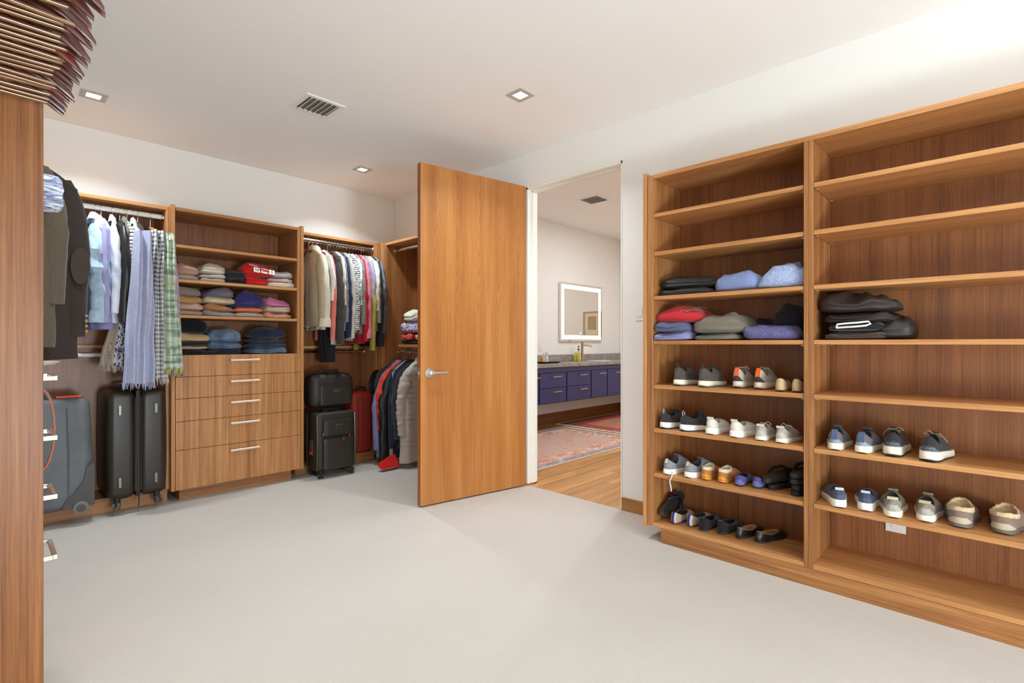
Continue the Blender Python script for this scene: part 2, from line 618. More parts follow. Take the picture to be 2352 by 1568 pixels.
def vent(x, y, z, label, sx, sy):
    t = thing('ceiling_vent', label, 'vent', (x, y, z))
    f = MB()
    a, b = sx / 2, sy / 2
    k = 0.028
    f.box(-a, a, -b, -b + k, -0.008, 0).box(-a, a, b - k, b, -0.008, 0).box(-a, -a + k, -b + k, b - k, -0.008, 0).box(a - k, a, -b + k, b - k, -0.008, 0)
    f.build('frame', M['white_metal'], t, smooth=False)
    MB().box(-a + k, a - k, -b + k, b - k, -0.002, -0.0005).build('duct', plain('vent_duct', (128, 120, 112), .8), t, smooth=False)
    n = 6
    for q in range(n):
        xx = -a + k + (q + 0.5) * (sx - 2 * k) / n
        m = MB()
        m.add([(xx - .011, -b + k, -.016), (xx + .006, -b + k, -.003), (xx + .006, b - k, -.003), (xx - .011, b - k, -.016),
               (xx - .010, -b + k, -.0175), (xx + .008, -b + k, -.0035), (xx + .008, b - k, -.0035), (xx - .010, b - k, -.0175)],
              [(0, 1, 2, 3), (7, 6, 5, 4), (0, 4, 5, 1), (2, 6, 7, 3), (1, 5, 6, 2), (3, 7, 4, 0)])
        m.build('slat', M['white_metal'], t, smooth=False)


vent(1.535, 3.24, CEIL, 'white slatted air vent in the closet ceiling', 0.26, 0.26)
vx = onz(1365, 458, BC)
vent(vx[0], vx[1], BC, 'white slatted air vent in the bathroom ceiling', 0.3, 0.3)

# ================================================================== SHOE SHELVES (right wall)
SX = 2.745          # front plane
ss = thing('shoe_shelving', 'wide open walnut shoe shelving with two bays along the right wall', 'shelving', (SX, 0.65, 0))
YE = -1.1
bx('side_panel', (SX - 0.006, XR - 0.002, 1.512, 1.534, 0.078, 2.178), M['edge_z'], ss)
bx('side_panel', (SX, XR - 0.002, 1.472, 1.511, 0.088, 2.16), M['case_z'], ss)
bx('side_panel', (SX, XR - 0.002, YE, YE + 0.04, 0.088, 2.16), M['case_z'], ss)
bx('divider', (SX - 0.001, XR - 0.022, 0.6365, 0.656, 0.088, 2.138), M['case_z'], ss)
bx('divider', (SX - 0.001, XR - 0.022, 0.6565, 0.676, 0.088, 2.138), M['case_z'], ss)
bx('top_panel', (SX, XR - 0.002, YE + 0.04, 1.472, 2.138, 2.162), M['edge_y'], ss)
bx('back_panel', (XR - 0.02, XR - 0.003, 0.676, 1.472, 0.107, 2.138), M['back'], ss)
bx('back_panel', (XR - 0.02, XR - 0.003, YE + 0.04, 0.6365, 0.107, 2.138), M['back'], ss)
bx('bottom_panel', (SX, XR - 0.02, 0.676, 1.472, 0.088, 0.108), M['edge_y'], ss)
bx('bottom_panel', (SX, XR - 0.02, YE + 0.04, 0.6365, 0.088, 0.108), M['edge_y'], ss)
bx('toe_kick', (SX + 0.003, XR - 0.05, YE + 0.05, 1.424, 0, 0.0875), M['case_y'], ss)
SZ = (1.932, 1.706, 1.444, 1.182, 0.922, 0.665, 0.400)
for z in SZ:
    sh = bx('shelf', (SX + 0.004, XR - 0.022, 0.6775, 1.4705, z - 0.022, z), M['edge_y'], ss)
    sh2 = bx('shelf', (SX + 0.004, XR - 0.022, YE + 0.0415, 0.635, z - 0.022, z), M['edge_y'], ss)
    for (s_, y0, y1) in ((sh, 0.685, 1.462), (sh2, YE + 0.05, 0.627)):
        p = MB()
        for yy in (y0, y1):
            p.cyl((SX + 0.03, yy, z - 0.026), 0.004, 0.018, 'y', 8).cyl((XR - 0.06, yy, z - 0.026), 0.004, 0.018, 'y', 8)
        tag(p.build('shelf_pins', M['nickel'], s_, world=True), kind='stuff')
ow = thing('wall_outlet', 'white outlet plate low on the back of the shoe shelving', 'outlet', (XR - 0.02, 0.36, 0.3))
MB().box(-0.006, 0, -0.04, 0.04, -0.058, 0.058).build('plate', M['plastic_white'], ow, smooth=False)
MB().box(-0.008, -0.006, -0.016, 0.016, 0.008, 0.036).box(-0.008, -0.006, -0.016, 0.016, -0.036, -0.008).build('socket', M['white_metal'], ow, smooth=False)
sw = thing('light_switch', 'white wall switch plate between doorway and shoe shelves', 'light switch', (XR, 1.762, 1.382))
MB().box(-0.006, 0, -0.036, 0.036, -0.06, 0.06).build('plate', M['plastic_white'], sw, smooth=False)
MB().box(-0.010, -0.006, -0.017, 0.017, -0.034, 0.034).build('rocker', M['white_metal'], sw, smooth=False)

# ================================================================== DRAWER TOWER (back wall)
DYF = 4.33
dt = thing('drawer_tower', 'walnut tower with open shelves above five drawers', 'cabinet', (1.44, DYF, 0))
X0, X1 = 0.953, 1.926
bx('side_panel', (X0, X0 + 0.024, DYF, YB - 0.002, 0.088, 2.178), M['edge_z'], dt)
bx('side_panel', (X1 - 0.024, X1, DYF, YB - 0.002, 0.088, 2.178), M['edge_z'], dt)
bx('side_panel', (X1 - 0.055, X1 - 0.025, DYF + 0.004, YB - 0.02, 1.082, 2.160), M['case_z'], dt)
IX0, IX1 = X0 + 0.025, X1 - 0.056
bx('top_panel', (IX0, X1 - 0.0245, DYF + 0.003, YB - 0.002, 2.138, 2.162), M['case_x'], dt)
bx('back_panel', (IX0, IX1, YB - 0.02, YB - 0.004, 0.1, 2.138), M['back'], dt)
bx('carcass', (IX0, X1 - 0.0245, DYF + 0.024, YB - 0.021, 0.1, 1.078), M['gap'], dt)
CZ = (1.893, 1.640, 1.377)
for z in CZ:
    bx('shelf', (IX0, IX1, DYF + 0.006, YB - 0.021, z - 0.022, z), M['edge_x'], dt)
dz = (1.080, 0.917, 0.757, 0.590, 0.380, 0.088)
for i in range(5):
    a, b = dz[i + 1] + 0.003, dz[i]
    d = bx('drawer', (IX0 + 0.002, X1 - 0.0265, DYF, DYF + 0.021, a, b), M['front'], dt)
    zz = (1.037, 0.872, 0.708, 0.545, 0.334)[i]
    h = MB().box(1.339, 1.555, DYF - 0.034, DYF - 0.024, zz - 0.007, zz + 0.007)
    h.box(1.341, 1.351, DYF - 0.024, DYF, zz - 0.006, zz + 0.006).box(1.543, 1.553, DYF - 0.024, DYF, zz - 0.006, zz + 0.006)
    h.build('handle', M['pull'], d, smooth=False, world=True)
bx('toe_kick', (1.018, 1.846, 4.398, YB - 0.05, 0, 0.0865), M['case_x'], dt)

# ================================================================== HANGING BAYS
lb = thing('hanging_bay', 'walnut hanging bay left of the drawer tower with white rail', 'closet bay', (0.5, 4.4, 0))
LF = 4.395
bx('top_panel', (XL + 0.01, X0 - 0.001, LF, YB - 0.002, 2.143, 2.167), M['edge_x'], lb)
bx('side_panel', (X0 - 0.021, X0 - 0.001, LF, YB - 0.002, 0.1, 2.142), M['edge_z'], lb)
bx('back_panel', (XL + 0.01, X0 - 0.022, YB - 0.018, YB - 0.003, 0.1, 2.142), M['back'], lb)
bx('rail_board', (XL + 0.01, X0 - 0.022, YB - 0.065, YB - 0.02, 1.132, 1.157), M['edge_x'], lb)
bx('base_platform', (XL + 0.01, X0 - 0.001, 4.44, YB - 0.003, 0, 0.1), M['case_x'], lb)


def rod(parent, p, q, rz=0.017, ry=0.0085, mat='chrome'):
    p, q = Vector(p), Vector(q)
    d = (q - p).normalized()
    sd = d.cross(Vector((0, 0, 1)))
    n = 16
    rings = [[c + sd * (ry * math.cos(2 * PI * k / n)) + Vector((0, 0, rz * math.sin(2 * PI * k / n))) for k in range(n)] for c in (p, q)]
    r = MB().loft(rings).build('hanging_rail', M[mat], parent, world=True)
    for c, s_ in ((p, 1), (q, -1)):
        f = [[c + d * (s_ * t) + sd * (rr * 0.8 * math.cos(2 * PI * k / n)) + Vector((0, 0, rr * 1.2 * math.sin(2 * PI * k / n))) for k in range(n)] for t, rr in ((0, 0.021), (0.006, 0.021), (0.012, 0.017))]
        MB().loft(f).build('rail_socket', M['nickel'], parent, world=True)
    return r


LRY, RZ = 4.46, 2.098
rod(lb, (XL + 0.012, LRY, RZ), (X0 - 0.022, LRY, RZ), mat='white_metal')
rod(lb, (XL + 0.012, 4.665, 1.083), (X0 - 0.022, 4.665, 1.083), 0.014, 0.009, mat='white_metal')

rb = thing('hanging_bay', 'walnut hanging bay right of the drawer tower packed with clothes', 'closet bay', (2.3, 4.49, 0))
RF, RX1 = 4.488, 2.722
bx('top_panel', (X1 + 0.001, XR - 0.002, RF, YB - 0.002, 2.143, 2.167), M['edge_x'], rb)
bx('side_panel', (X1 + 0.001, X1 + 0.02, RF, YB - 0.002, 0.1, 2.142), M['case_z'], rb)
bx('side_panel', (RX1 - 0.02, RX1, RF - 0.03, YB - 0.002, 0.1, 2.142), M['edge_z'], rb)
bx('back_panel', (X1 + 0.021, RX1 - 0.021, YB - 0.018, YB - 0.003, 0.1, 2.142), M['back'], rb)
bx('rail_board', (X1 + 0.021, RX1 - 0.021, YB - 0.065, YB - 0.02, 1.120, 1.145), M['edge_x'], rb)
bx('base_platform', (X1 + 0.001, RX1, 4.51, YB - 0.003, 0, 0.1), M['case_x'], rb)
RRY = 4.50
rod(rb, (X1 + 0.021, RRY, RZ), (RX1 - 0.021, RRY, RZ))
rod(rb, (X1 + 0.021, 4.665, 1.088), (RX1 - 0.021, 4.665, 1.088), 0.014, 0.009)

cb = thing('hanging_bay', 'walnut hanging bay on the right wall behind the open door', 'closet bay', (2.9, 4.0, 0))
CF = 2.783
bx('filler_strip', (RX1 + 0.001, RX1 + 0.026, 4.436, 4.47, 0, 2.165), M['case_z'], cb)
bx('filler_strip', (RX1 + 0.027, CF, 4.41, 4.445, 0, 2.165), M['edge_z'], cb)
bx('side_panel', (CF, XR - 0.002, 4.389, 4.409, 0.1, 2.142), M['case_z'], cb)
bx('top_panel', (CF, XR - 0.002, 3.0, 4.409, 2.143, 2.167), M['edge_y'], cb)
bx('side_panel', (CF, XR - 0.002, 2.98, 3.0, 0.1, 2.167), M['case_z'], cb)
bx('back_panel', (XR - 0.018, XR - 0.003, 3.0, 4.388, 0.1, 2.142), M['back'], cb)
bx('shelf', (CF + 0.03, XR - 0.02, 3.0, 4.23, 1.133, 1.157), M['edge_y'], cb)
bx('base_platform', (CF + 0.08, XR - 0.003, 3.0, 4.388, 0, 0.1), M['case_y'], cb)
CRX = 2.92
rod(cb, (CRX - 0.04, 3.0, 2.10), (CRX - 0.04, 4.388, 2.10))
rod(cb, (CRX, 3.0, 1.083), (CRX, 4.388, 1.083), 0.014, 0.009)

# left wall closet: near side panel, narrow drawer unit, overhead rail
lw = thing('drawer_unit', 'tall walnut side panel at the left edge hiding a drawer unit', 'cabinet', (-0.1, 2.3, 0))
LX = 0.14
PY = 2.237
bx('side_panel', (XL + 0.01, LX, PY, PY + 0.024, 0.0, 2.167), wood('walnut_near_panel', (172, 114, 66), (148, 92, 48), (112, 66, 33), axis='z', broad=2.2, contrast=0.95), lw)
bx('top_panel', (XL + 0.01, LX, -0.6, PY - 0.001, 2.143, 2.167), M['edge_y'], lw)
bx('carcass', (XL + 0.01, LX - 0.022, PY + 0.025, 2.9, 0.09, 1.06), M['gap'], lw)
bx('side_panel', (XL + 0.01, LX, 2.901, 2.925, 0.0, 1.08), M['case_z'], lw)
bx('top_panel', (XL + 0.01, LX, PY + 0.025, 2.90, 1.061, 1.08), M['edge_y'], lw)
zs = (1.060, 0.862, 0.640, 0.415, 0.09)
pz = (1.035, 0.812, 0.592, 0.366)
for i in range(4):
    d = bx('drawer', (LX - 0.021, LX, PY + 0.027, 2.898, zs[i + 1] + 0.003, zs[i]), M['front'], lw)
    zz = pz[i]
    h = MB().box(LX + 0.045, LX + 0.058, 2.545, 2.77, zz - 0.008, zz + 0.008)
    h.box(LX, LX + 0.045, 2.545, 2.557, zz - 0.008, zz + 0.008).box(LX, LX + 0.045, 2.758, 2.77, zz - 0.008, zz + 0.008)
    h.build('handle', M['pull'], d, smooth=False, world=True)
HRX = -0.04
rod(lw, (HRX, -0.6, 2.073), (HRX, PY - 0.001, 2.073))
rod(lw, (0.02, 2.30, 2.085), (0.02, 4.2, 2.085))

# ================================================================== HANGERS
def arm_rings(hw, top, tip, thick, h0, h1, side, n=11):
    rings = []
    for i in range(n + 1):
        q = i / n
        y = side * hw * q
        z = top + (tip - top) * (q ** 1.35)
        if q > 0.72:
            z -= 0.030 * ((q - 0.72) / 0.28) ** 1.6
        hh = (h0 + (h1 - h0) * q + 0.006 * math.sin(PI * q) * (q > .5)) * (0.35 if i == n else 0.8 if i == n - 1 else 1)
        tt = thick * (0.75 + 0.5 * math.sin(PI * min(1, q * 1.05))) * (0.3 if i == n else 1)
        ring = [(tt * c_, y, z + hh * s_) for c_, s_ in ((1, -.6), (.6, -1), (-.6, -1), (-1, -.6), (-1, .6), (-.6, 1), (.6, 1), (1, .6))]
        rings.append(ring if side > 0 else ring[::-1])
    return rings


def hook_path(stem_z=-0.1):
    p = [(0, 0.021, -0.022)]
    for k in range(0, 9):
        a = math.radians(-10 + k * 190 / 8)
        p.append((0, 0.019 * math.cos(a), -0.0155 + 0.019 * math.sin(a)))
    p += [(0, -0.016, -0.032), (0, -0.004, -0.046), (0, 0, -0.058), (0, 0, stem_z)]
    return p


WOODH = {
    'mahogany': plain('mahogany_lacquer', (88, 38, 24), 0.3),
    'red': plain('rosewood_lacquer', (118, 44, 30), 0.25),
    'oak': plain('honey_wood', (188, 128, 68), 0.35),
    'black': plain('black_lacquer', (30, 22, 20), 0.3),
}
for k_ in WOODH:
    WOODH[k_].node_tree.nodes['Principled BSDF'].inputs['Coat Weight'].default_value = 0.15
CLEAR = plain('clear_sleeve_bar', (158, 124, 98), 0.26, 0.7)


def make_hanger(label, group, woodk, bar=True, hw=0.222):
    t = thing('clothes_hanger', label, 'hanger', (0, 0, 0), 0, group)
    kid(t, MB().tube(hook_path(), 0.0023, 6).build('hook', M['chrome'], t))
    m = MB()
    zt, ze, h0, h1 = (-0.108, -0.182, 0.016, 0.017) if bar else (-0.134, -0.192, 0.012, 0.009)
    if not bar:
        hw = 0.135
    m.loft(arm_rings(hw, zt, ze, 0.0075 if bar else 0.005, h0, h1, 1))
    m.loft(arm_rings(hw, zt, ze, 0.0075 if bar else 0.005, h0, h1, -1))
    m.cyl((0, 0, -0.098), 0.011, 0.026, 'z', 12)
    kid(t, m.build('shoulder_arms', WOODH[woodk], t))
    if bar:
        kid(t, MB().tube([(0, -hw * 0.84, -0.186), (0, hw * 0.84, -0.186)], 0.0058, 10).build('trouser_bar', CLEAR, t))
    return t


PROTO = {}


def hanger(woodk, loc, rotz, label, group=None, bar=True, tilt=0.0):
    key = (woodk, bar)
    if key not in PROTO:
        PROTO[key] = make_hanger(label, group, woodk, bar)
        o = PROTO[key]
    else:
        o = copy_tree(PROTO[key])
    o.location = loc
    o.rotation_euler = (0, tilt, rotz)
    o['label'] = label
    if group:
        o['group'] = group
    elif 'group' in o:
        del o['group']
    return o


# overhead row of empty trouser hangers, upper left
rnd = random.Random(11)
ORD = 'first second third fourth fifth sixth seventh eighth ninth tenth eleventh twelfth thirteenth fourteenth fifteenth sixteenth seventeenth eighteenth nineteenth twentieth twenty-first twenty-second twenty-third twenty-fourth twenty-fifth twenty-sixth twenty-seventh twenty-eighth twenty-ninth thirtieth thirty-first thirty-second thirty-third thirty-fourth'.split()
HY = []
y = 2.10
while y > 1.20:
    HY.append(y)
    y -= 0.0325 + rnd.uniform(-0.007, 0.009)
for i, y in enumerate(HY):
    k_ = 'red' if i in (3, 11) else 'mahogany'
    o = hanger(k_, (HRX + rnd.uniform(-0.012, 0.010), y, 2.090), PI / 2 + (rnd.uniform(-0.24, 0.24) if i % 4 == 1 else rnd.uniform(-0.08, 0.08)),
               '%s empty %s hanger from the side panel on the overhead rail' % (ORD[i], 'rosewood' if k_ == 'red' else 'dark mahogany'), 'empty hangers on the overhead rail')


# ================================================================== GARMENTS
def body_rings(L, hw, th, seed, top=-0.095, neck=0.06, drop=0.085, flare=0.0, fold=0.012, freq=3.0, rows=20, n=36, lean=0.0, back=0, quilt=0):
    if quilt:
        rows = 54
    R = random.Random(seed)
    ph, ph2 = R.uniform(0, 6), R.uniform(0, 6)
    zz = [0, .012, .03, .055, .075, drop + 0.01] + [drop + 0.02 + (L - drop - 0.02) * (k / (rows - 1)) for k in range(rows)]
    rings = []
    for d in zz:
        s = d / L
        if d < drop:
            q = d / drop
            w_ = neck + (hw - neck) * q ** 0.85
            t = th * (0.4 + 0.6 * q)
        else:
            q = (d - drop) / max(1e-4, L - drop)
            w_ = hw * (1 + flare * q)
            t = th * (1 + 0.25 * math.sin(q * PI))
        amp = fold * min(1.0, max(0.0, (s - 0.08) * 1.8))
        ring = []
        for j in range(n):
            a = 2 * PI * j / n
            c_, s_ = math.cos(a), math.sin(a)
            yy = w_ * math.copysign(abs(s_) ** 0.75, s_)
            xx = t * math.copysign(abs(c_) ** 0.6, c_)
            xx += amp * (math.sin(freq * PI * yy / hw + ph + s * 1.2) * 0.7 + math.sin(freq * 1.9 * PI * yy / hw + ph2) * 0.4)
            xx += 0.010 * nz(yy * 9, s * 5, c_ * 0.6, seed)
            if quilt:
                xx += math.copysign(.020 * abs(math.sin(PI * d / quilt)) ** .7, c_) * min(1, abs(c_) * 2)
            yy += 0.006 * nz(xx * 14, s * 7, 3, seed)
            hem = (0.012 * nz(yy * 6, 1, 2, seed)) if d == zz[-1] else 0
            if back and yy * back > .158:
                yy = back * (.158 + (yy * back - .158) * .1)
            ring.append((xx + lean * d, yy, top - d + hem))
        rings.append(ring)
    return rings


def sleeve_rings(side, hw, sl, rx, ry, seed, top=-0.095, drop=0.085, out=0.03, wr=0.006, cuff=1.0, rows=16, n=16, swing=0.0, quilt=0):
    if quilt:
        rows = 56
    R = random.Random(seed + 7 * side)
    rings = []
    z0 = top - drop + 0.005
    for i in range(rows + 1):
        q = i / rows
        yc = side * (hw - ry * 0.85 + (out + ry * 0.5) * min(1, q * 2.4) ** 0.8)
        z = z0 - sl * q + (0.012 * (1 - q) if q < 0.2 else 0)
        k = 0.55 + 0.45 * min(1, q * 6)
        a_x, a_y = rx * (1 - 0.25 * q) * k, ry * (1 - 0.38 * q) * k
        if q > 0.93:
            a_x *= cuff; a_y *= cuff
        ring = []
        for j in range(n):
            a = 2 * PI * j / n
            wv = 1 + (wr / rx) * (0.5 * math.sin(q * 34 + 2.2 * math.sin(a + seed) + seed) + 1.2 * nz(math.cos(a) * 1.2, math.sin(a) * 1.2, q * 9, seed)) * math.sin(PI * min(1, q * 1.02 + 0.05))
            if quilt:
                wv *= .93 + .13 * abs(math.sin(PI * q * sl / quilt)) ** .7
            x = a_x * math.cos(a) * wv + swing * q + 0.006 * math.sin(q * 5 + seed)
            y = yc + a_y * math.sin(a) * wv
            ring.append((x, y, z + (0.012 * math.sin(a) * side * (1 if q < 0.15 else 0))))
        rings.append(ring if side > 0 else ring)
    return rings


def garment(name, label, cat, loc, rotz, zb, zs, mat, hw=0.185, th=0.016, rx=0.028, ry=0.055, smat=None, seed=1, group=None, flare=0.0,
            fold=0.012, collar=None, out=0.03, cuff=1.0, wr=0.006, sleeves=True, swing=0.0, freq=3.0, hang='mahogany', hlabel=None, neck=0.06, drop=0.085, hem=None, topz=-0.095, back=0, quilt=0):
    """zb / zs: world heights of body hem and sleeve ends; loc: rail top"""
    t = thing(name, label, cat, loc, rotz, group)
    L = loc[2] + topz - zb
    rings = body_rings(L, hw, th, seed, topz, neck, drop, flare, fold, freq, back=back, quilt=quilt)
    MB().loft(rings, (True, True)).build('body', mat, t)
    if hem:
        r2 = [[(p[0] * 1.06, p[1] * 1.01, p[2]) for p in rings[-2]], [(p[0] * 1.07, p[1] * 1.012, p[2] - 0.006) for p in rings[-1]]]
        MB().loft(r2).build('hem_band', hem, t)
    if sleeves:
        sl = loc[2] + topz - drop - zs
        for sd in (-1, 1):
            rr = sleeve_rings(sd, (.15 if back == sd else hw), sl, rx, ry * (.7 if back == sd else 1), seed, topz, drop, (0 if back == sd else out), wr, cuff, swing=swing, quilt=quilt)
            s_ = MB().loft(rr).build('sleeve', smat or mat, t)
            if cuff > 1.0:
                c2 = [[((p[0] - swing) * 1.12 + swing, p[1] + (p[1] - sd * (hw + out * .7)) * 0.1, p[2]) for p in r] for r in rr[-3:]]
                MB().loft(c2).build('cuff', smat or mat, s_)
    if collar:
        cr = []
        for d, kx, ky in ((0.012, 1.2, 1.05), (-0.022, 1.25, 0.92), (-0.026, 1.5, 1.0), (0.006, 2.0, 1.25), (0.022, 2.1, 1.35)):
            cr.append([(th * 0.75 * kx * math.cos(2 * PI * j / 20), neck * 0.95 * ky * math.sin(2 * PI * j / 20), topz - d + 0.01 * math.sin(2 * PI * j / 20 * 2)) for j in range(20)])
        MB().loft(cr, (False, False)).build('collar', collar, t)
    if hang:
        hanger(hang, loc, rotz, hlabel or ('hanger carrying the ' + label)[:90], None, bar=False)
    return t


F = fabric
# ---- right bay (rail at RRY): hook pixel, sleeve end v, body hem v
fy = RRY - 0.235


def zat(u, v, y):
    return ony(u, v, y)[2]


RB = [
    # name, label, cat, hook u, sleeve u/v, hem v, mat, rx, ry, extra
    ('jacket', 'khaki beige jacket with open lapel, first on the right rail', 'jacket', 717, 742, 748, F((190, 174, 146)), .030, .06, dict(collar=F((176, 160, 132)), th=.024)),
    ('coat', 'thick cream wool coat with rolled cuff', 'coat', 726, 752, 757, F((226, 215, 192), 'marl', (206, 194, 168)), .050, .07, dict(cuff=1.18, th=.026, collar=F((230, 220, 198)))),
    ('blouse', 'thin white blouse tucked behind the cream coat', 'blouse', 737, 690, 700, F((236, 232, 226)), .020, .045, {}),
    ('shirt', 'coral pink shirt beside the cream coat', 'shirt', 744, 782, 745, F((226, 122, 112)), .026, .045, {}),
    ('trousers', 'long black trousers hanging lowest on the right rail', 'trousers', 752, 830, 832, F((36, 33, 32)), .03, .05, dict(sleeves=False, hw=.085, th=.045, rot=0.2, neck=.05)),
    ('cardigan', 'charcoal marled cardigan with pale edge', 'cardigan', 758, 792, 790, F((92, 84, 78), 'marl', (40, 36, 34), 1.0), .045, .068, dict(hem=F((214, 208, 200)), th=.02)),
    ('sweater', 'ivory sweater with slim sleeves', 'sweater', 765, 700, 735, F((214, 204, 188)), .022, .045, {}),
    ('sweater', 'grey ribbed sweater between ivory and navy tops', 'sweater', 772, 740, 760, F((150, 146, 142), 'marl', (118, 114, 112)), .024, .045, {}),
    ('shirt', 'navy blue fine knit shirt', 'shirt', 779, 775, 778, F((44, 48, 74)), .030, .05, {}),
    ('cardigan', 'pale taupe long cardigan with light trim', 'cardigan', 786, 778, 782, F((196, 186, 172)), .026, .055, dict(cuff=1.08)),
    ('sweater', 'chunky black and white marled sweater', 'sweater', 795, 758, 765, F((224, 220, 212), 'rows', (56, 54, 54), 1.0, None, 0.45), .048, .065, dict(th=.026, wr=.009)),
    ('blouse', 'crisp white blouse right of the marled sweater', 'blouse', 803, 700, 720, F((240, 238, 234)), .022, .05, {}),
    ('sweater', 'mid grey flecked sweater', 'sweater', 810, 745, 768, F((160, 158, 154), 'marl', (104, 102, 100), .8), .034, .055, {}),
    ('sweater', 'bright red sweater on the right rail', 'sweater', 817, 785, 790, F((190, 34, 46)), .032, .055, {}),
    ('sweater', 'pink flecked sweater with turned pale cuff', 'sweater', 823, 778, 772, F((222, 116, 132), 'marl', (236, 150, 160), .7), .040, .06, dict(cuff=1.2, th=.022)),
    ('shirt', 'lavender shirt pressed beside the pink sweater', 'shirt', 829, 700, 715, F((178, 172, 206)), .020, .045, {}),
    ('tunic', 'olive yellow long tunic with gold piping', 'tunic', 834, 806, 770, F((160, 150, 46), 'marl', (186, 178, 84), .6), .034, .055, dict(hem=F((214, 202, 96)), flare=.05)),
    ('blouse', 'sheer off white blouse with short wide sleeves', 'blouse', 841, 714, 730, F((234, 226, 218)), .036, .062, {}),
    ('sweater', 'stone grey knit sweater near the corner post', 'sweater', 846, 742, 760, F((176, 168, 152), 'marl', (142, 136, 122), .8), .032, .055, {}),
    ('coat', 'long black knit coat near the corner post', 'coat', 850, 797, 795, F((40, 38, 40)), .034, .055, {}),
    ('shirt', 'blue grey shirt squeezed near the corner post', 'shirt', 853, 730, 750, F((128, 134, 146)), .024, .05, {}),
    ('blouse', 'dark grey blouse with pale seams, last on the right rail', 'blouse', 857, 766, 762, F((84, 82, 82)), .036, .062, dict(cuff=1.06)),
]
for i, (nm, lbl, cat, hu, sv, hv, mat, rx, ry, ex) in enumerate(RB):
    x = ony(hu, 560, RRY)[0]
    kw = dict(ex)
    rot = kw.pop('rot', 0.0)
    garment(nm, lbl, cat, (x, RRY, RZ + 0.018), rot + random.Random(i).uniform(-.08, .05), zat(hu, hv, RRY), zat(hu + 12, sv, fy), mat, rx=rx, ry=ry, seed=i + 3,
            hang='oak' if i in (9, 18) else 'mahogany', hlabel='wooden hanger carrying the ' + lbl, fold=.010, back=1, **kw)
# two bare hangers at the left end of the right rail
o = hanger('mahogany', (ony(708, 552, RRY)[0], RRY, RZ + .018), 0.9, 'bare dark hanger turned askew at the left end of the right rail', bar=True)

# ---- left bay (rail at LRY)
fy2 = LRY - 0.235
dn1 = F((168, 190, 208), 'denim', (192, 208, 222), 5.0)
dn2 = F((158, 180, 200), 'denim', (184, 202, 216), 5.0)
LBAY = [
    ('denim_jacket', 'pale bleached denim jacket half hidden behind the brown blazer', 'jacket', 169, 764, 760, F((182, 200, 214), 'denim', (204, 216, 226), 5.0), .034, .06, dict(collar=dn1, th=.022), 'red'),
    ('shirt', 'lavender shirt hanging below the light denim jacket', 'shirt', 232, 742, 754, F((164, 158, 198)), .024, .05, dict(th=.05, hem=F((150, 140, 186)), fold=.02), 'red'),
    ('denim_jacket', 'light wash denim jacket with creased sleeve', 'jacket', 219, 742, 716, dn2, .066, .078, dict(collar=F((216, 224, 230)), cuff=1.05, th=.030, wr=.020, hw=.165), 'red'),
    ('blouse', 'white and blue blouse right of the light denim jacket', 'blouse', 258, 720, 742, F((208, 216, 236), 'denim', (240, 240, 244)), .030, .06, dict(collar=F((244, 242, 238))), 'red'),
    ('leather_jacket', 'black leather jacket on the left rail', 'jacket', 275, 742, 738, F((34, 31, 30), rough=0.38), .034, .06, dict(th=.024), 'red'),
    ('vest', 'olive grey vest with high collar', 'vest', 286, 700, 690, F((112, 104, 90)), .02, .04, dict(sleeves=False, collar=F((126, 118, 102))), 'red'),
    ('sweater', 'black and white thin striped sweater', 'sweater', 291, 757, 752, F((214, 208, 198), 'stripe', (46, 44, 46), 1.0, None, 0.3), .046, .050, dict(th=.024, hw=.17), 'red'),
    ('cardigan', 'cream cardigan with toggle near the scarves', 'cardigan', 306, 700, 720, F((224, 216, 200)), .024, .05, dict(collar=F((228, 222, 208))), 'red'),
    ('jacket', 'dark brown jacket nearest the scarves', 'jacket', 316, 705, 725, F((58, 48, 42)), .026, .055, {}, 'red'),
]
for i, (nm, lbl, cat, hu, sv, hv, mat, rx, ry, ex, hk) in enumerate(LBAY):
    x = ony(hu, 480, LRY)[0]
    garment(nm, lbl, cat, (x, LRY, RZ + 0.018), random.Random(i + 40).uniform(-.06, .05), zat(hu, hv, LRY), zat(hu, sv, fy2), mat, rx=rx, ry=ry, seed=i + 40,
            hang=hk, hlabel='wooden hanger carrying the ' + lbl, back=1, **ex)

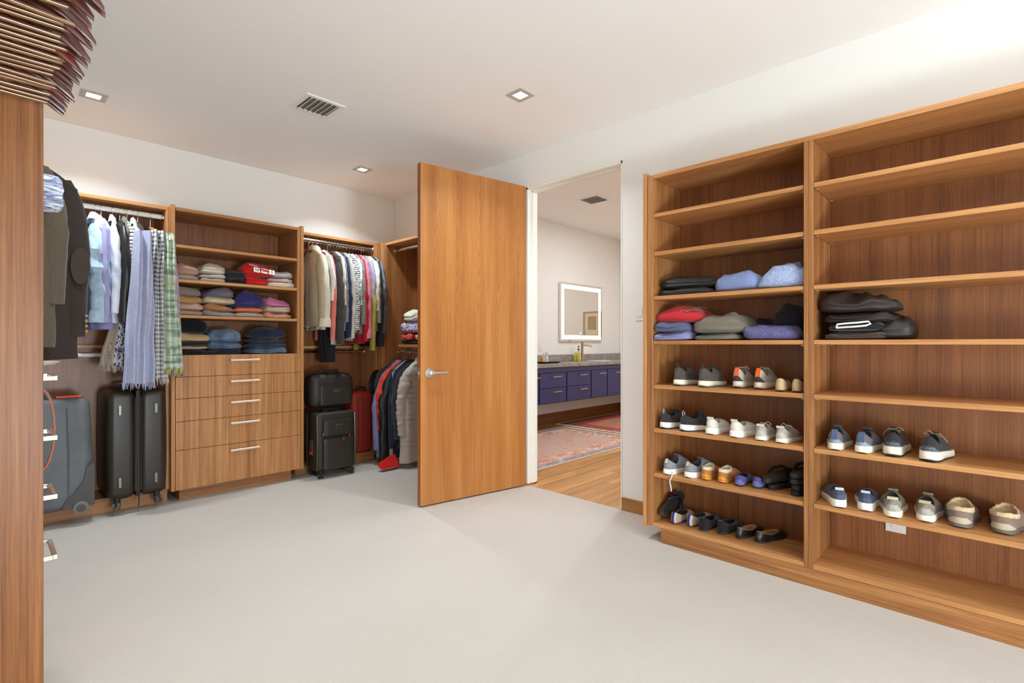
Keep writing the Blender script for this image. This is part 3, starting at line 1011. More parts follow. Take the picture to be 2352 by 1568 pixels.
# ---- blazers on the left wall rail (rail along y)
tw1 = F((98, 86, 70), 'marl', (78, 70, 56), 1.6)
tw2 = F((62, 51, 46), 'marl', (48, 40, 36), 1.6)
BL = [('blazer', 'dark brown blazer with elbow patch and brass cuff buttons', 'blazer', 3.10, 0.055, tw2, 775, 828, .255, 190),
      ('blazer', 'olive grey tweed blazer hanging in front of the brown one', 'blazer', 2.93, 0.005, tw1, 700, 795, .215, 135)]
for i, (nm, lbl, cat, yy, xx, mat, sv, hv, hw, ru) in enumerate(BL):
    zb = onx(120, hv, 0.2)[2]
    d = FW[0] * 0.2 + FW[1] * yy
    zb = EYE - (hv - V0) * d / FPX
    zs_ = EYE - (sv - V0) * d / FPX
    t = garment(nm, lbl, cat, (xx, yy, 2.103), PI / 2, zb, zs_, mat, hw=hw, th=.045, rx=.05, ry=.07, seed=60 + i, hang='mahogany',
                hlabel='wooden hanger carrying the ' + lbl, collar=mat, out=.012, wr=.003, fold=.006, drop=.12, cuff=1.0)
    if i == 0:
        for ch in t.children:
            if ch.name.startswith('sleeve'):
                pass
        b = MB()
        zc = zs_ - 2.103
        pt = MB()
        pts = [[(-0.0565 + 0.004 * (abs(a) > .9), -hw - .005 + .035 * math.cos(k * PI / 8), zc + 0.33 + 0.085 * math.sin(k * PI / 8)) for k in range(16)] for a in (0, 1)]
        MB().loft([[(-.046, p[1], p[2]) for p in pts[0]], [(-.0545, p[1], p[2]) for p in pts[0]]]).build('elbow_patch', F((68, 56, 50)), t)
        BRASS = plain('brass_button', (128, 98, 58), .45, .6)
        for k in range(4):
            MB().cyl((-.041, -hw - .028, zc + 0.03 + k * .024), .007, .008, 'x', 12).build('cuff_button', BRASS, t)
cq = ony(100, 442, 2.72)
sc_ = thing('scarf', 'blue and white patterned scarf bunched on the blazer collar', 'scarf', (cq[0] - .085, 2.72, cq[2]))
rg = []
for i in range(11):
    q = i / 10
    a = -PI / 2 + PI * q
    r = 0.045 * math.cos(a) ** 0.6 if abs(math.cos(a)) > 1e-6 else 0.002
    rg.append([(0.095 + (r + .012 * math.sin(5 * k * 2 * PI / 20 + i)) * math.cos(2 * PI * k / 20), r * .7 * math.sin(2 * PI * k / 20), 0.075 * math.sin(a)) for k in range(20)])
MB().loft(rg).build('folds', F((222, 226, 236), 'bands', (92, 100, 134), 2.5, (196, 202, 218)), sc_)


# ---- scarves
def drape(name, label, p, ztop, zbot, w0, w1, mat, seed, fringe=None, depth=0.03, pleats=4, slant=0.0, rot=0.0):
    t = thing(name, label, 'scarf', (p[0], p[1], ztop), rot)
    R = random.Random(seed)
    n, rows = 60, 26
    L = ztop - zbot
    ph = R.uniform(0, 6)
    rings = []
    for i in range(rows + 1):
        q = i / rows
        w = w0 + (w1 - w0) * min(1, q * 1.15)
        dp = depth * (0.5 + 0.5 * min(1, q * 4))
        ring = []
        for j in range(n):
            a = 2 * PI * j / n
            c_, s_ = math.cos(a), math.sin(a)
            x = w * math.copysign(abs(c_) ** .8, c_)
            y = dp * s_ + 0.75 * depth * math.sin(pleats * PI * x / w1 + ph + 0.7 * q) + 0.012 * nz(x * 16, q * 5, s_ * .4, seed)
            x += slant * q + 0.010 * nz(y * 12, q * 4, 2, seed)
            z = -q * L + (0.02 * nz(x * 22, 3, s_, seed) if i == rows else 0)
            if i == 0:
                z -= 0.015 * (x / w0) ** 2
            ring.append((x, y, z))
        rings.append(ring)
    MB().loft(rings).build('cloth', mat, t)
    if fringe:
        m = MB()
        for j in range(0, n):
            p_ = rings[-1][j]
            ln = R.uniform(.028, .05)
            m.tube([p_, (p_[0] + R.uniform(-.008, .008), p_[1] + R.uniform(-.006, .006), p_[2] - ln)], [.0022, .001], 4)
        tag(m.build('fringe', fringe, t), kind='stuff')
    return t


ys = 4.30
lav = F((174, 176, 204), 'marl', (192, 194, 216), .5)
plaid = F((232, 228, 214), 'plaid', (70, 80, 120), 1.35)
green = F((226, 228, 212), 'bands', (206, 218, 186), 1.0, (140, 164, 150))
pa = ony(329, 700, 4.27)
drape('scarf', 'long plain lavender linen scarf with frayed hem', (ony(331, 600, 4.19)[0], 4.19), zat(340, 530, 4.19), zat(330, 878, 4.19), .050, .085, lav, 71, lav, .034, 3, -.03)
drape('scarf', 'cream and navy checked scarf with knotted fringe', (ony(360, 600, 4.27)[0], 4.27), zat(360, 528, 4.27), zat(360, 868, 4.27), .05, .062, plaid, 72, F((226, 214, 206)), .035, 3, .0)
drape('scarf', 'green and grey tie dyed scarf with fringe', (ony(388, 600, 4.255)[0], 4.255), zat(380, 533, 4.255), zat(392, 845, 4.255), .030, .055, green, 73, F((206, 206, 110)), .03, 3, .015)
drape('scarf', 'pink and grey tie dyed scarf behind the green one', (ony(397, 600, 4.29)[0], 4.29), zat(392, 545, 4.29), zat(400, 850, 4.29), .02, .05, F((196, 150, 176), 'bands', (150, 152, 160), 1.0, (206, 180, 196)), 74, F((150, 130, 150)), .025, 2, .01)
drape('scarf', 'taupe scarf with frayed hem behind the lavender scarf', (ony(268, 700, 4.33)[0] + .02, 4.33), zat(300, 700, 4.33), zat(275, 835, 4.33), .03, .05, F((178, 162, 140)), 75, F((178, 162, 140)), .03, 2, -.06)
drape('scarf', 'navy and white floral scarf behind the lavender scarf', (ony(290, 700, 4.31)[0], 4.31), zat(310, 700, 4.31), zat(285, 838, 4.31), .03, .058, F((222, 218, 214), 'floral', (52, 58, 96), .9, (120, 110, 150)), 76, F((196, 190, 186)), .03, 3, -.04)
sx = ony(355, 520, 4.28)
t = thing('scarf_hanger', 'honey wood hanger with metal clips carrying the long scarves', 'hanger', (ony(345, 500, LRY)[0], LRY, RZ + .018), 0)
MB().tube(hook_path(-.115), .0024, 6).build('hook', M['chrome'], t)
cc = Vector((sx[0] - t.location.x, 4.28 - LRY, -.165))
MB().tube([(0, 0, -.11), (cc.x * .5, cc.y * .5, -.135), tuple(cc)], [.011, .015, .016], 12).build('arm', WOODH['oak'], t)
MB().tube([(cc.x - .12, cc.y - .02, -.19), (cc.x + .10, cc.y + .0, -.19)], .005, 8).build('scarf_bar', CLEAR, t)
for k in (-.11, .09):
    MB().box(cc.x + k - .012, cc.x + k + .012, cc.y - .026, cc.y + .01, -.215, -.178).build('clip', M['chrome'], t, smooth=False)

# ---- lower right rail (along y): pixel of hook -> y
quilt = dict(wr=.012)
LR = [
    ('hoodie', 'plum hoodie with pink cuff, furthest on the lower right rail', 'hoodie', 897, 1005, 1010, F((98, 78, 104), 'marl', (84, 66, 90)), .034, .06, dict(cuff=1.05, hem=F((186, 100, 150)), flare=.12)),
    ('jacket', 'black satin jacket with gold emblem on the lower rail', 'jacket', 906, 905, 930, F((40, 36, 38)), .045, .07, dict(flare=.05, out=.035)),
    ('jacket', 'grey olive zipped jacket on the lower right rail', 'jacket', 914, 910, 960, F((92, 86, 76)), .036, .06, dict(flare=.15, collar=F((120, 112, 98)))),
    ('coat', 'periwinkle blue long soft coat', 'coat', 922, 1030, 1045, F((134, 140, 196), 'marl', (150, 154, 206), .6), .050, .065, dict(flare=.42, out=.10, th=.024)),
    ('puffer_jacket', 'coral red quilted puffer jacket', 'jacket', 929, 985, 960, F((226, 72, 48)), .052, .065, dict(flare=.30, out=.085, wr=.006, quilt=.058)),
    ('raincoat', 'glossy black long padded coat', 'coat', 935, 1058, 1062, F((34, 35, 32), rough=0.3), .046, .075, dict(flare=.36, out=.09, wr=.016, th=.03, hem=F((196, 36, 30)))),
    ('vest', 'off white long vest between black and navy coats', 'vest', 941, 900, 1052, F((206, 202, 194)), .03, .05, dict(sleeves=False, flare=.12, hw=.2)),
    ('coat', 'navy wool coat with pale lining at hem', 'coat', 947, 1030, 1054, F((40, 46, 78)), .038, .06, dict(flare=.08, hem=F((206, 204, 200)))),
    ('coat', 'dark ink blue coat beside the navy one', 'coat', 953, 1020, 1050, F((34, 36, 58)), .036, .06, dict(flare=.06)),
    ('puffer_vest', 'pale grey long quilted puffer coat nearest the door', 'coat', 968, 1000, 1098, F((196, 190, 178)), .05, .075, dict(flare=.12, out=.03, wr=.006, th=.034, quilt=.05, collar=F((206, 200, 190)))),
    ('cardigan', 'black sparkly cardigan behind the pale grey puffer', 'cardigan', 958, 1010, 1030, F((34, 30, 34), 'marl', (84, 78, 80), 1.2), .04, .07, dict(flare=.05)),
]
for i, (nm, lbl, cat, hu, sv, hv, mat, rx, ry, ex) in enumerate(LR):
    y = onx(hu, 815, CRX)[1]
    d = FW[0] * 2.72 + FW[1] * y
    zb = EYE - (hv - V0) * d / FPX
    zs_ = max(0.06, EYE - (sv - V0) * d / FPX)
    zb = max(zb, 0.05)
    kw = dict(ex); kw.setdefault('th', .018); kw.setdefault('hw', .205)
    garment(nm, lbl, cat, (CRX, y, 1.083 + .015), PI / 2 + random.Random(i + 90).uniform(-.07, .07), zb, zs_, mat, rx=rx, ry=ry, seed=i + 90,
            hang='oak' if i == 0 else 'mahogany', hlabel='wooden hanger carrying the ' + lbl, drop=.11, back=-1, **kw)

# ================================================================== FOLDED CLOTHES
def folded(name, label, cat, p, w, d, h, mat, seed, layers=2, rotz=0.0, group=None, lump=1.0, peak=0.0, tilt=0.0, axis='y', extra=None):
    """p: centre of the base; w along local x (the visible front), d along local y, h height; front at local -y"""
    n, m = 44, 14
    t = None
    rings = []
    R = random.Random(seed)
    a0 = R.uniform(-.5, .5)
    tl = R.uniform(-.28, .28)
    for i in range(m + 1):
        v = -PI / 2 + PI * i / m
        cv, sv = abs(math.cos(v)), math.sin(v)
        rr = cv ** 0.42 if cv > 1e-6 else 0.0
        zz = math.copysign(abs(sv) ** 0.55, sv)
        ring = []
        for j in range(n):
            a = 2 * PI * j / n
            c_, s_ = math.cos(a), math.sin(a)
            x = w * 1.05 / 2 * rr * math.copysign(abs(c_) ** 0.5, c_)
            y = d / 2 * rr * math.copysign(abs(s_) ** 0.5, s_)
            q = (zz + 1) / 2
            # fold grooves around the front and sides
            g = abs(math.sin(PI * layers * q)) ** 0.6
            k = 1 - 0.055 * (1 - g) * (1 if layers > 1 else 0)
            x *= 1 - 0.03 * (1 - g) if layers > 1 else 1
            y *= k
            z = h * q
            up = q ** 1.2
            z += up * lump * h * (0.28 * nz(x * 9, y * 9, 0, seed) + 0.16 * nz(x * 24, y * 20, 1, seed))
            z += up * lump * h * .20 * (abs(nz(x * 15, y * 11, 5, seed)) - .2) + q * h * .16 * nz(x * 7, .3, 8, seed) * (h > .03)
            z += up * tl * (x / w) * h
            z += up * (peak * h * math.exp(-((x / w * 2.4 - a0) ** 2)) + tilt * x / w * h)
            e = max(abs(x) / (w / 2), abs(y) / (d / 2))
            z -= up * h * 0.46 * max(0, e - 0.40) ** 1.5 * 2
            z += h * .05 * nz(x * 16, q * 3, 4, seed) * (q > .05)
            y += 0.010 * nz(x * 11, z * 30, 2, seed) * rr
            x += 0.008 * nz(y * 10, z * 30, 6, seed) * rr
            ring.append((x, y, max(0.0, z)))
        rings.append(ring)
    b = MB().loft(rings)
    if extra:
        t = thing(name, label, cat, p, rotz, group)
        b.build('cloth', mat, t)
        return t
    o = b.build(name, mat, None, loc=p, rotz=rotz)
    return tag(o, label, cat, group)


def stack(front, zsh, u0, u1, items, plane='y', depth=0.27, setback=0.02, rotz=0.0):
    """items bottom to top: (name,label,cat,height px fraction h, mat, kwargs)"""
    z = zsh
    if plane == 'y':
        a, b = ony(u0, 700, front + setback)[0], ony(u1, 700, front + setback)[0]
        cx_, w = (a + b) / 2, abs(b - a)
        base = (cx_, front + setback + depth / 2)
        rz = rotz
    else:
        a, b = onx(u0, 700, front + setback)[1], onx(u1, 700, front + setback)[1]
        cy_, w = (a + b) / 2, abs(b - a)
        base = (front + setback + depth / 2, cy_)
        rz = -PI / 2 + rotz
    for i, (nm, lb, ct, h, mat, kw) in enumerate(items):
        kw = dict(kw)
        ww = w * kw.pop('ws', 1.0)
        dx = kw.pop('dx', 0.0)
        dd = kw.pop('d', depth)
        p = (base[0] + dx, base[1], z) if plane == 'y' else (base[0], base[1] - dx, z)
        sd = abs(hash((nm, u0, i))) % 97 if False else (u0 * 3 + i * 17) % 97
        folded(nm, lb, ct, p, ww, dd, h, mat, sd, rotz=rz + random.Random(sd).uniform(-.05, .05), **kw)
        z += h * 0.86
    return z


F2 = DYF + 0.006
z2, z3, z1 = CZ[1], CZ[2], 1.081
sw_ = 'folded_sweater'
stack(F2, z2, 402, 461, [
    (sw_, 'grey beige folded sweater under the dusty rose one', 'sweater', .042, F((176, 164, 150)), {}),
    (sw_, 'dusty rose brown folded sweater on the upper filled shelf', 'sweater', .085, F((178, 136, 116)), dict(lump=.8, peak=.2))])
stack(F2, z2, 459, 524, [
    (sw_, 'pale pinkish folded sweater at the bottom of the cream stack', 'sweater', .035, F((196, 180, 164)), {}),
    (sw_, 'light grey folded sweater in the middle of the cream stack', 'sweater', .035, F((206, 196, 184)), {}),
    (sw_, 'cream flecked folded sweater on top of its stack', 'sweater', .075, F((206, 194, 172), 'marl', (190, 178, 156)), dict(ws=.92, peak=.2))])
stack(F2, z2, 517, 574, [
    (sw_, 'black folded sweater, lower of the two beside the red hoodie', 'sweater', .06, F((30, 28, 28)), {}),
    (sw_, 'black folded sweater, upper of the two beside the red hoodie', 'sweater', .065, F((36, 33, 32)), dict(ws=.85))])
RED = F((206, 30, 24))
stack(F2, z2, 560, 622, [
    (sw_, 'red folded sweatshirt under the printed hoodie', 'sweatshirt', .085, RED, dict(layers=2))])
rh = folded('folded_hoodie', 'bright red hoodie with white lettering patches folded on a shelf', 'hoodie', (ony(588, 620, F2 + .13)[0], F2 + .15, z2 + .078), .27, .28, .085, RED, 5, layers=2, peak=.3, tilt=-.5, extra=True)
PW, PK = plain('print_white', (238, 234, 230), .8), plain('print_black', (34, 30, 30), .8)


def text(body, size, parent, loc, rot, mat, name='lettering'):
    cu = bpy.data.curves.new(name, 'FONT')
    cu.body = body; cu.size = size; cu.align_x = 'CENTER'; cu.align_y = 'CENTER'; cu.extrude = 0.0006
    cu.materials.append(mat)
    tmp = bpy.data.objects.new(name, cu)
    COL.objects.link(tmp)
    dg = bpy.context.evaluated_depsgraph_get()
    me = bpy.data.meshes.new_from_object(tmp.evaluated_get(dg))
    bpy.data.objects.remove(tmp)
    o = bpy.data.objects.new(name, me)
    if not me.materials:
        me.materials.append(mat)
    COL.objects.link(o)
    o.parent = parent; o.location = loc; o.rotation_euler = rot
    return o


for k, tx in enumerate(('50', '34', '3')):
    xx = -0.035 + k * .058
    zz = 0.045 - k * .004
    pch = MB().box(-.024, .024, -.0015, .0015, -.02, .02, c=.0005).build('print_patch', PW, rh, smooth=False)
    pch.location = (xx, -.139, zz); pch.rotation_euler = (-.28, .1, 0)
    text(tx, .034, pch, (0, -.0022, 0), (PI / 2, 0, 0), PK)
pch = MB().box(-.035, .035, -.001, .001, -.009, .009, c=.0004).build('print_patch', plain('print_pink', (226, 150, 144), .8), rh, smooth=False)
pch.location = (-.055, -.118, .082); pch.rotation_euler = (-.7, .15, 0)
stack(F2, z2, 614, 682, [
    (sw_, 'ivory folded sweater at the bottom right of its shelf', 'sweater', .052, F((226, 218, 202)), {}),
    (sw_, 'pale pink folded sweater between ivory and grey', 'sweater', .042, F((224, 182, 170)), dict(ws=.86)),
    (sw_, 'light grey folded sweater on the far right stack', 'sweater', .058, F((190, 186, 184)), dict(ws=.82))])
stack(F2, z3, 401, 470, [
    (sw_, 'tan folded sweater at the bottom of the left stack', 'sweater', .045, F((186, 150, 126)), dict(ws=1.05)),
    (sw_, 'pinkish beige folded sweater second in the left stack', 'sweater', .060, F((192, 160, 140)), {}),
    (sw_, 'mustard tan folded sweater third in the left stack', 'sweater', .065, F((190, 146, 92)), dict(ws=.95)),
    (sw_, 'grey brown folded sweater atop the left stack', 'sweater', .065, F((148, 132, 120)), dict(ws=.92, tilt=-.5))])
stack(F2, z3, 470, 546, [
    (sw_, 'grey mauve folded sweater at the bottom of the second stack', 'sweater', .048, F((162, 152, 148)), {}),
    (sw_, 'caramel folded sweater second in the second stack', 'sweater', .065, F((176, 122, 76)), dict(ws=.92)),
    (sw_, 'cream folded sweater below the slate purple one', 'sweater', .060, F((208, 188, 150)), dict(ws=.98)),
    (sw_, 'slate purple folded sweater atop the second stack', 'sweater', .075, F((120, 112, 128)), dict(ws=.86, tilt=.3))])
stack(F2, z3, 538, 611, [
    (sw_, 'grey green folded sweater under the orange one', 'sweater', .052, F((168, 162, 148)), {}),
    (sw_, 'orange folded sweater under the indigo one', 'sweater', .042, F((228, 110, 68)), dict(ws=.95)),
    (sw_, 'deep indigo folded sweater on top of its stack', 'sweater', .105, F((54, 50, 104)), dict(ws=.95, peak=.25))])
stack(F2, z3, 608, 674, [
    (sw_, 'salmon folded sweater under the beige one on the right', 'sweater', .058, F((208, 146, 112)), {}),
    (sw_, 'beige folded sweater in the middle of the right stack', 'sweater', .060, F((190, 166, 142)), dict(ws=.95)),
    (sw_, 'bubblegum pink folded sweater on the right stack', 'sweater', .065, F((214, 122, 172)), dict(ws=.86, tilt=-.4))])
jn = 'folded_jeans'
stack(F2, z1, 402, 484, [
    (sw_, 'black folded trousers at the bottom of the left low stack', 'trousers', .048, F((28, 26, 26)), {}),
    (sw_, 'tan folded trousers between two black ones', 'trousers', .032, F((196, 166, 124)), dict(ws=.95)),
    (sw_, 'thin black folded trousers under the khaki ones', 'trousers', .035, F((30, 28, 28)), dict(ws=1.05)),
    (sw_, 'khaki folded trousers below the black top', 'trousers', .070, F((192, 160, 116)), dict(ws=1.08)),
    (sw_, 'black rounded bundle on top of the khaki trousers', 'trousers', .105, F((24, 22, 22)), dict(ws=.95, peak=.35, lump=.5))])
dk = F((40, 46, 66), 'denim', (58, 66, 90)); md = F((70, 88, 116), 'denim', (106, 124, 148)); md2 = F((76, 94, 122), 'denim', (116, 134, 158), 1.3)
stack(F2, z1, 478, 559, [
    (jn, 'dark navy folded jeans at the bottom of the middle low stack', 'jeans', .048, F((32, 34, 52)), {}),
    (jn, 'mid blue folded jeans in the middle low stack', 'jeans', .065, md, dict(ws=1.02)),
    (jn, 'faded blue folded jeans on top of the middle low stack', 'jeans', .105, md2, dict(ws=1.0, lump=.5))])
stack(F2, z1, 578, 664, [
    (jn, 'faded blue folded jeans at the bottom of the right low stack', 'jeans', .060, md, {}),
    (jn, 'dark folded jeans with stitched pocket, second in the right low stack', 'jeans', .052, dk, dict(ws=.97)),
    (jn, 'ink blue folded jeans third in the right low stack', 'jeans', .040, F((34, 40, 60), 'denim', (48, 56, 78)), dict(ws=.95)),
    (jn, 'darkest blue folded jeans topping the right low stack', 'jeans', .088, F((28, 34, 54), 'denim', (44, 52, 76)), dict(ws=.92, lump=.6))])

# ---- folded things on the shoe shelves
FS = SX + 0.006
stack(FS, 1.445, 1508, 1640, [
    (sw_, 'brown black folded trousers on the left bay third shelf down', 'trousers', .045, F((64, 54, 48)), dict(d=.28)),
    (sw_, 'black folded jacket lying on brown trousers', 'jacket', .070, F((36, 35, 34), rough=.6), dict(ws=1.06, dx=.02, tilt=-.7, d=.28, lump=.6))], plane='x', setback=.02)
folded(sw_, 'periwinkle blue folded sweater in the middle of the left bay', 'sweater', (FS + .155, onx(1686, 650, FS + .02)[1], 1.445), .25, .27, .085, F((120, 134, 178), 'marl', (140, 152, 192)), 33, layers=1, rotz=-PI / 2, peak=.3)
folded(sw_, 'slate blue folded sweater behind the pale blue fleece', 'sweater', (FS + .24, onx(1812, 650, FS + .2)[1] + .0, 1.445), .26, .12, .125, F((84, 94, 124)), 35, layers=1, rotz=-PI / 2)
folded('folded_fleece', 'pale blue fuzzy fleece bunched beside the divider', 'fleece', (FS + .09, onx(1795, 650, FS + .02)[1], 1.445), .235, .15, .088, F((146, 160, 198), 'marl', (172, 184, 214), .5), 36, layers=1, rotz=-PI / 2 + .05, peak=.5, lump=1.7, tilt=.3)
stack(FS, 1.183, 1495, 1577, [
    (sw_, 'lavender folded sweater at the bottom left of its shelf', 'sweater', .058, F((146, 142, 186)), dict(d=.29)),
    (sw_, 'slate blue folded sweater under the red jacket', 'sweater', .055, F((92, 96, 124)), dict(d=.29))], plane='x', setback=-.012)
rj = folded('folded_jacket', 'red folded jacket with white zip laid over blue sweaters', 'jacket', (FS + .15, onx(1555, 740, FS + .02)[1], 1.285), .30, .29, .075, F((196, 44, 52)), 41, layers=1, rotz=-PI / 2, peak=.4, tilt=.1, extra=True)
MB().tube([(.02, -.128, .064), (.06, -.10, .082), (.11, -.06, .088), (.135, -.02, .082)], .0025, 6).build('zip', M['nickel'], rj)
MB().tube([(.05, -.128, .062), (.085, -.115, .074), (.125, -.10, .072), (.142, -.08, .060)], .0022, 6).build('zip', M['nickel'], rj)
stack(FS, 1.183, 1585, 1708, [
    (sw_, 'thin olive grey folded sweater under a larger one', 'sweater', .045, F((128, 120, 106)), dict(ws=.85, dx=-.02, d=.28)),
    (sw_, 'olive grey folded sweater beside the red jacket', 'sweater', .082, F((122, 114, 100)), dict(peak=.3, tilt=-.2, d=.29))], plane='x', setback=.01)
folded('folded_fleece', 'violet blue fuzzy fleece in front of a dark bundle', 'fleece', (FS + .115, onx(1765, 750, FS + .02)[1], 1.183), .265, .20, .082, F((88, 84, 128), 'marl', (112, 108, 152), .6), 43, layers=1, rotz=-PI / 2, lump=.9, tilt=-.3)
folded(sw_, 'dark plum folded sweater under the fuzzy fleece edge', 'sweater', (FS + .275, onx(1770, 750, FS + .2)[1], 1.183), .28, .12, .115, F((58, 48, 66)), 44, layers=1, rotz=-PI / 2)
folded('folded_hat', 'black knit bundle against the divider beside the violet fleece', 'hat', (FS + .16, onx(1828, 750, FS + .1)[1] + .03, 1.255), .15, .16, .085, F((24, 23, 28)), 45, layers=1, rotz=-PI / 2, peak=.4)
dkb = F((46, 38, 34), rough=.6)
stack(FS, 1.183, 1888, 2048, [
    ('folded_trousers', 'brown wool folded trousers at the bottom of the dark pile', 'trousers', .045, F((92, 70, 60), 'marl', (76, 58, 50)), dict(d=.28)),
    ('folded_jacket', 'black folded jacket with white trim in the dark pile', 'jacket', .045, F((40, 34, 32)), dict(ws=.86, d=.28)),
    ('folded_trousers', 'dark brown folded trousers in the dark pile', 'trousers', .05, dkb, dict(ws=1.05, dx=.01, d=.28))], plane='x', setback=.02)
folded('folded_jacket', 'dark brown crumpled jacket on top of the dark pile', 'jacket', (FS + .15, onx(1965, 740, FS + .02)[1], 1.31), .31, .26, .062, F((56, 44, 40), rough=.6), 52, layers=2, rotz=-PI / 2, lump=2.2, peak=.35)
folded('folded_jacket', 'black nylon jacket slumped at the right end of the dark pile', 'jacket', (FS + .16, onx(2050, 755, FS + .02)[1], 1.183), .14, .25, .105, F((38, 32, 30), rough=.5), 53, layers=2, rotz=-PI / 2, lump=.9)
tw = thing('white_trim', 'white piped edge folded through the dark pile', 'trim', (FS + .016, onx(1965, 760, FS + .02)[1], 1.25))
MB().tube([(0, .075, -.012), (-.004, .07, .004), (-.006, .03, .008), (-.006, -.01, .010), (-.004, -.05, .014), (-.001, -.058, .004), (-.004, -.04, -.004), (-.006, .0, -.008), (-.006, .04, -.010), (0, .075, -.012)], .0045, 8).build('piping', F((232, 228, 222)), tw)

# ---- stack on the corner shelf
folded(sw_, 'black folded bundle lying on the corner shelf', 'sweater', (2.96, 4.06, 1.158), .38, .26, .045, F((22, 20, 20)), 81, rotz=-PI / 2)
folded('folded_shirt', 'red printed folded shirt on the corner shelf', 'shirt', (2.95, 4.13, 1.200), .24, .26, .075, F((206, 28, 24), 'floral', (244, 110, 90), .35), 82, rotz=-PI / 2 - .2)
folded('folded_shirt', 'gold striped folded shirt beside the red one', 'shirt', (2.95, 3.90, 1.200), .20, .26, .07, F((214, 186, 130), 'pinstripe', (238, 232, 220)), 83, rotz=-PI / 2)
folded('folded_shirt', 'purple and white floral folded shirt above the red one', 'shirt', (2.95, 4.05, 1.272), .38, .26, .115, F((216, 204, 220), 'floral', (96, 60, 110), .8, (160, 140, 190)), 84, rotz=-PI / 2 + .1, lump=1.2)
folded(sw_, 'cream folded sweater on top of the corner stack', 'sweater', (2.95, 4.03, 1.380), .34, .26, .115, F((236, 228, 210)), 85, rotz=-PI / 2, lump=.8)


# ================================================================== SHOES
def outline(t, L, W, toe=1.0):
    """t in [0,2pi): 0 = toe (+x), pi = heel. Shoe sole shape, x from 0 (heel) to L"""
    c_, s_ = math.cos(t), math.sin(t)
    x = L * (0.5 + 0.5 * math.copysign(abs(c_) ** 0.86, c_))
    q = x / L
    w = W / 2 * (0.74 + 0.30 * math.exp(-((q - .68) / .25) ** 2) - 0.10 * math.exp(-((q - .38) / .16) ** 2))
    return x, w * math.copysign(abs(s_) ** (0.72 if c_ < 0 else 0.80 * toe), s_)


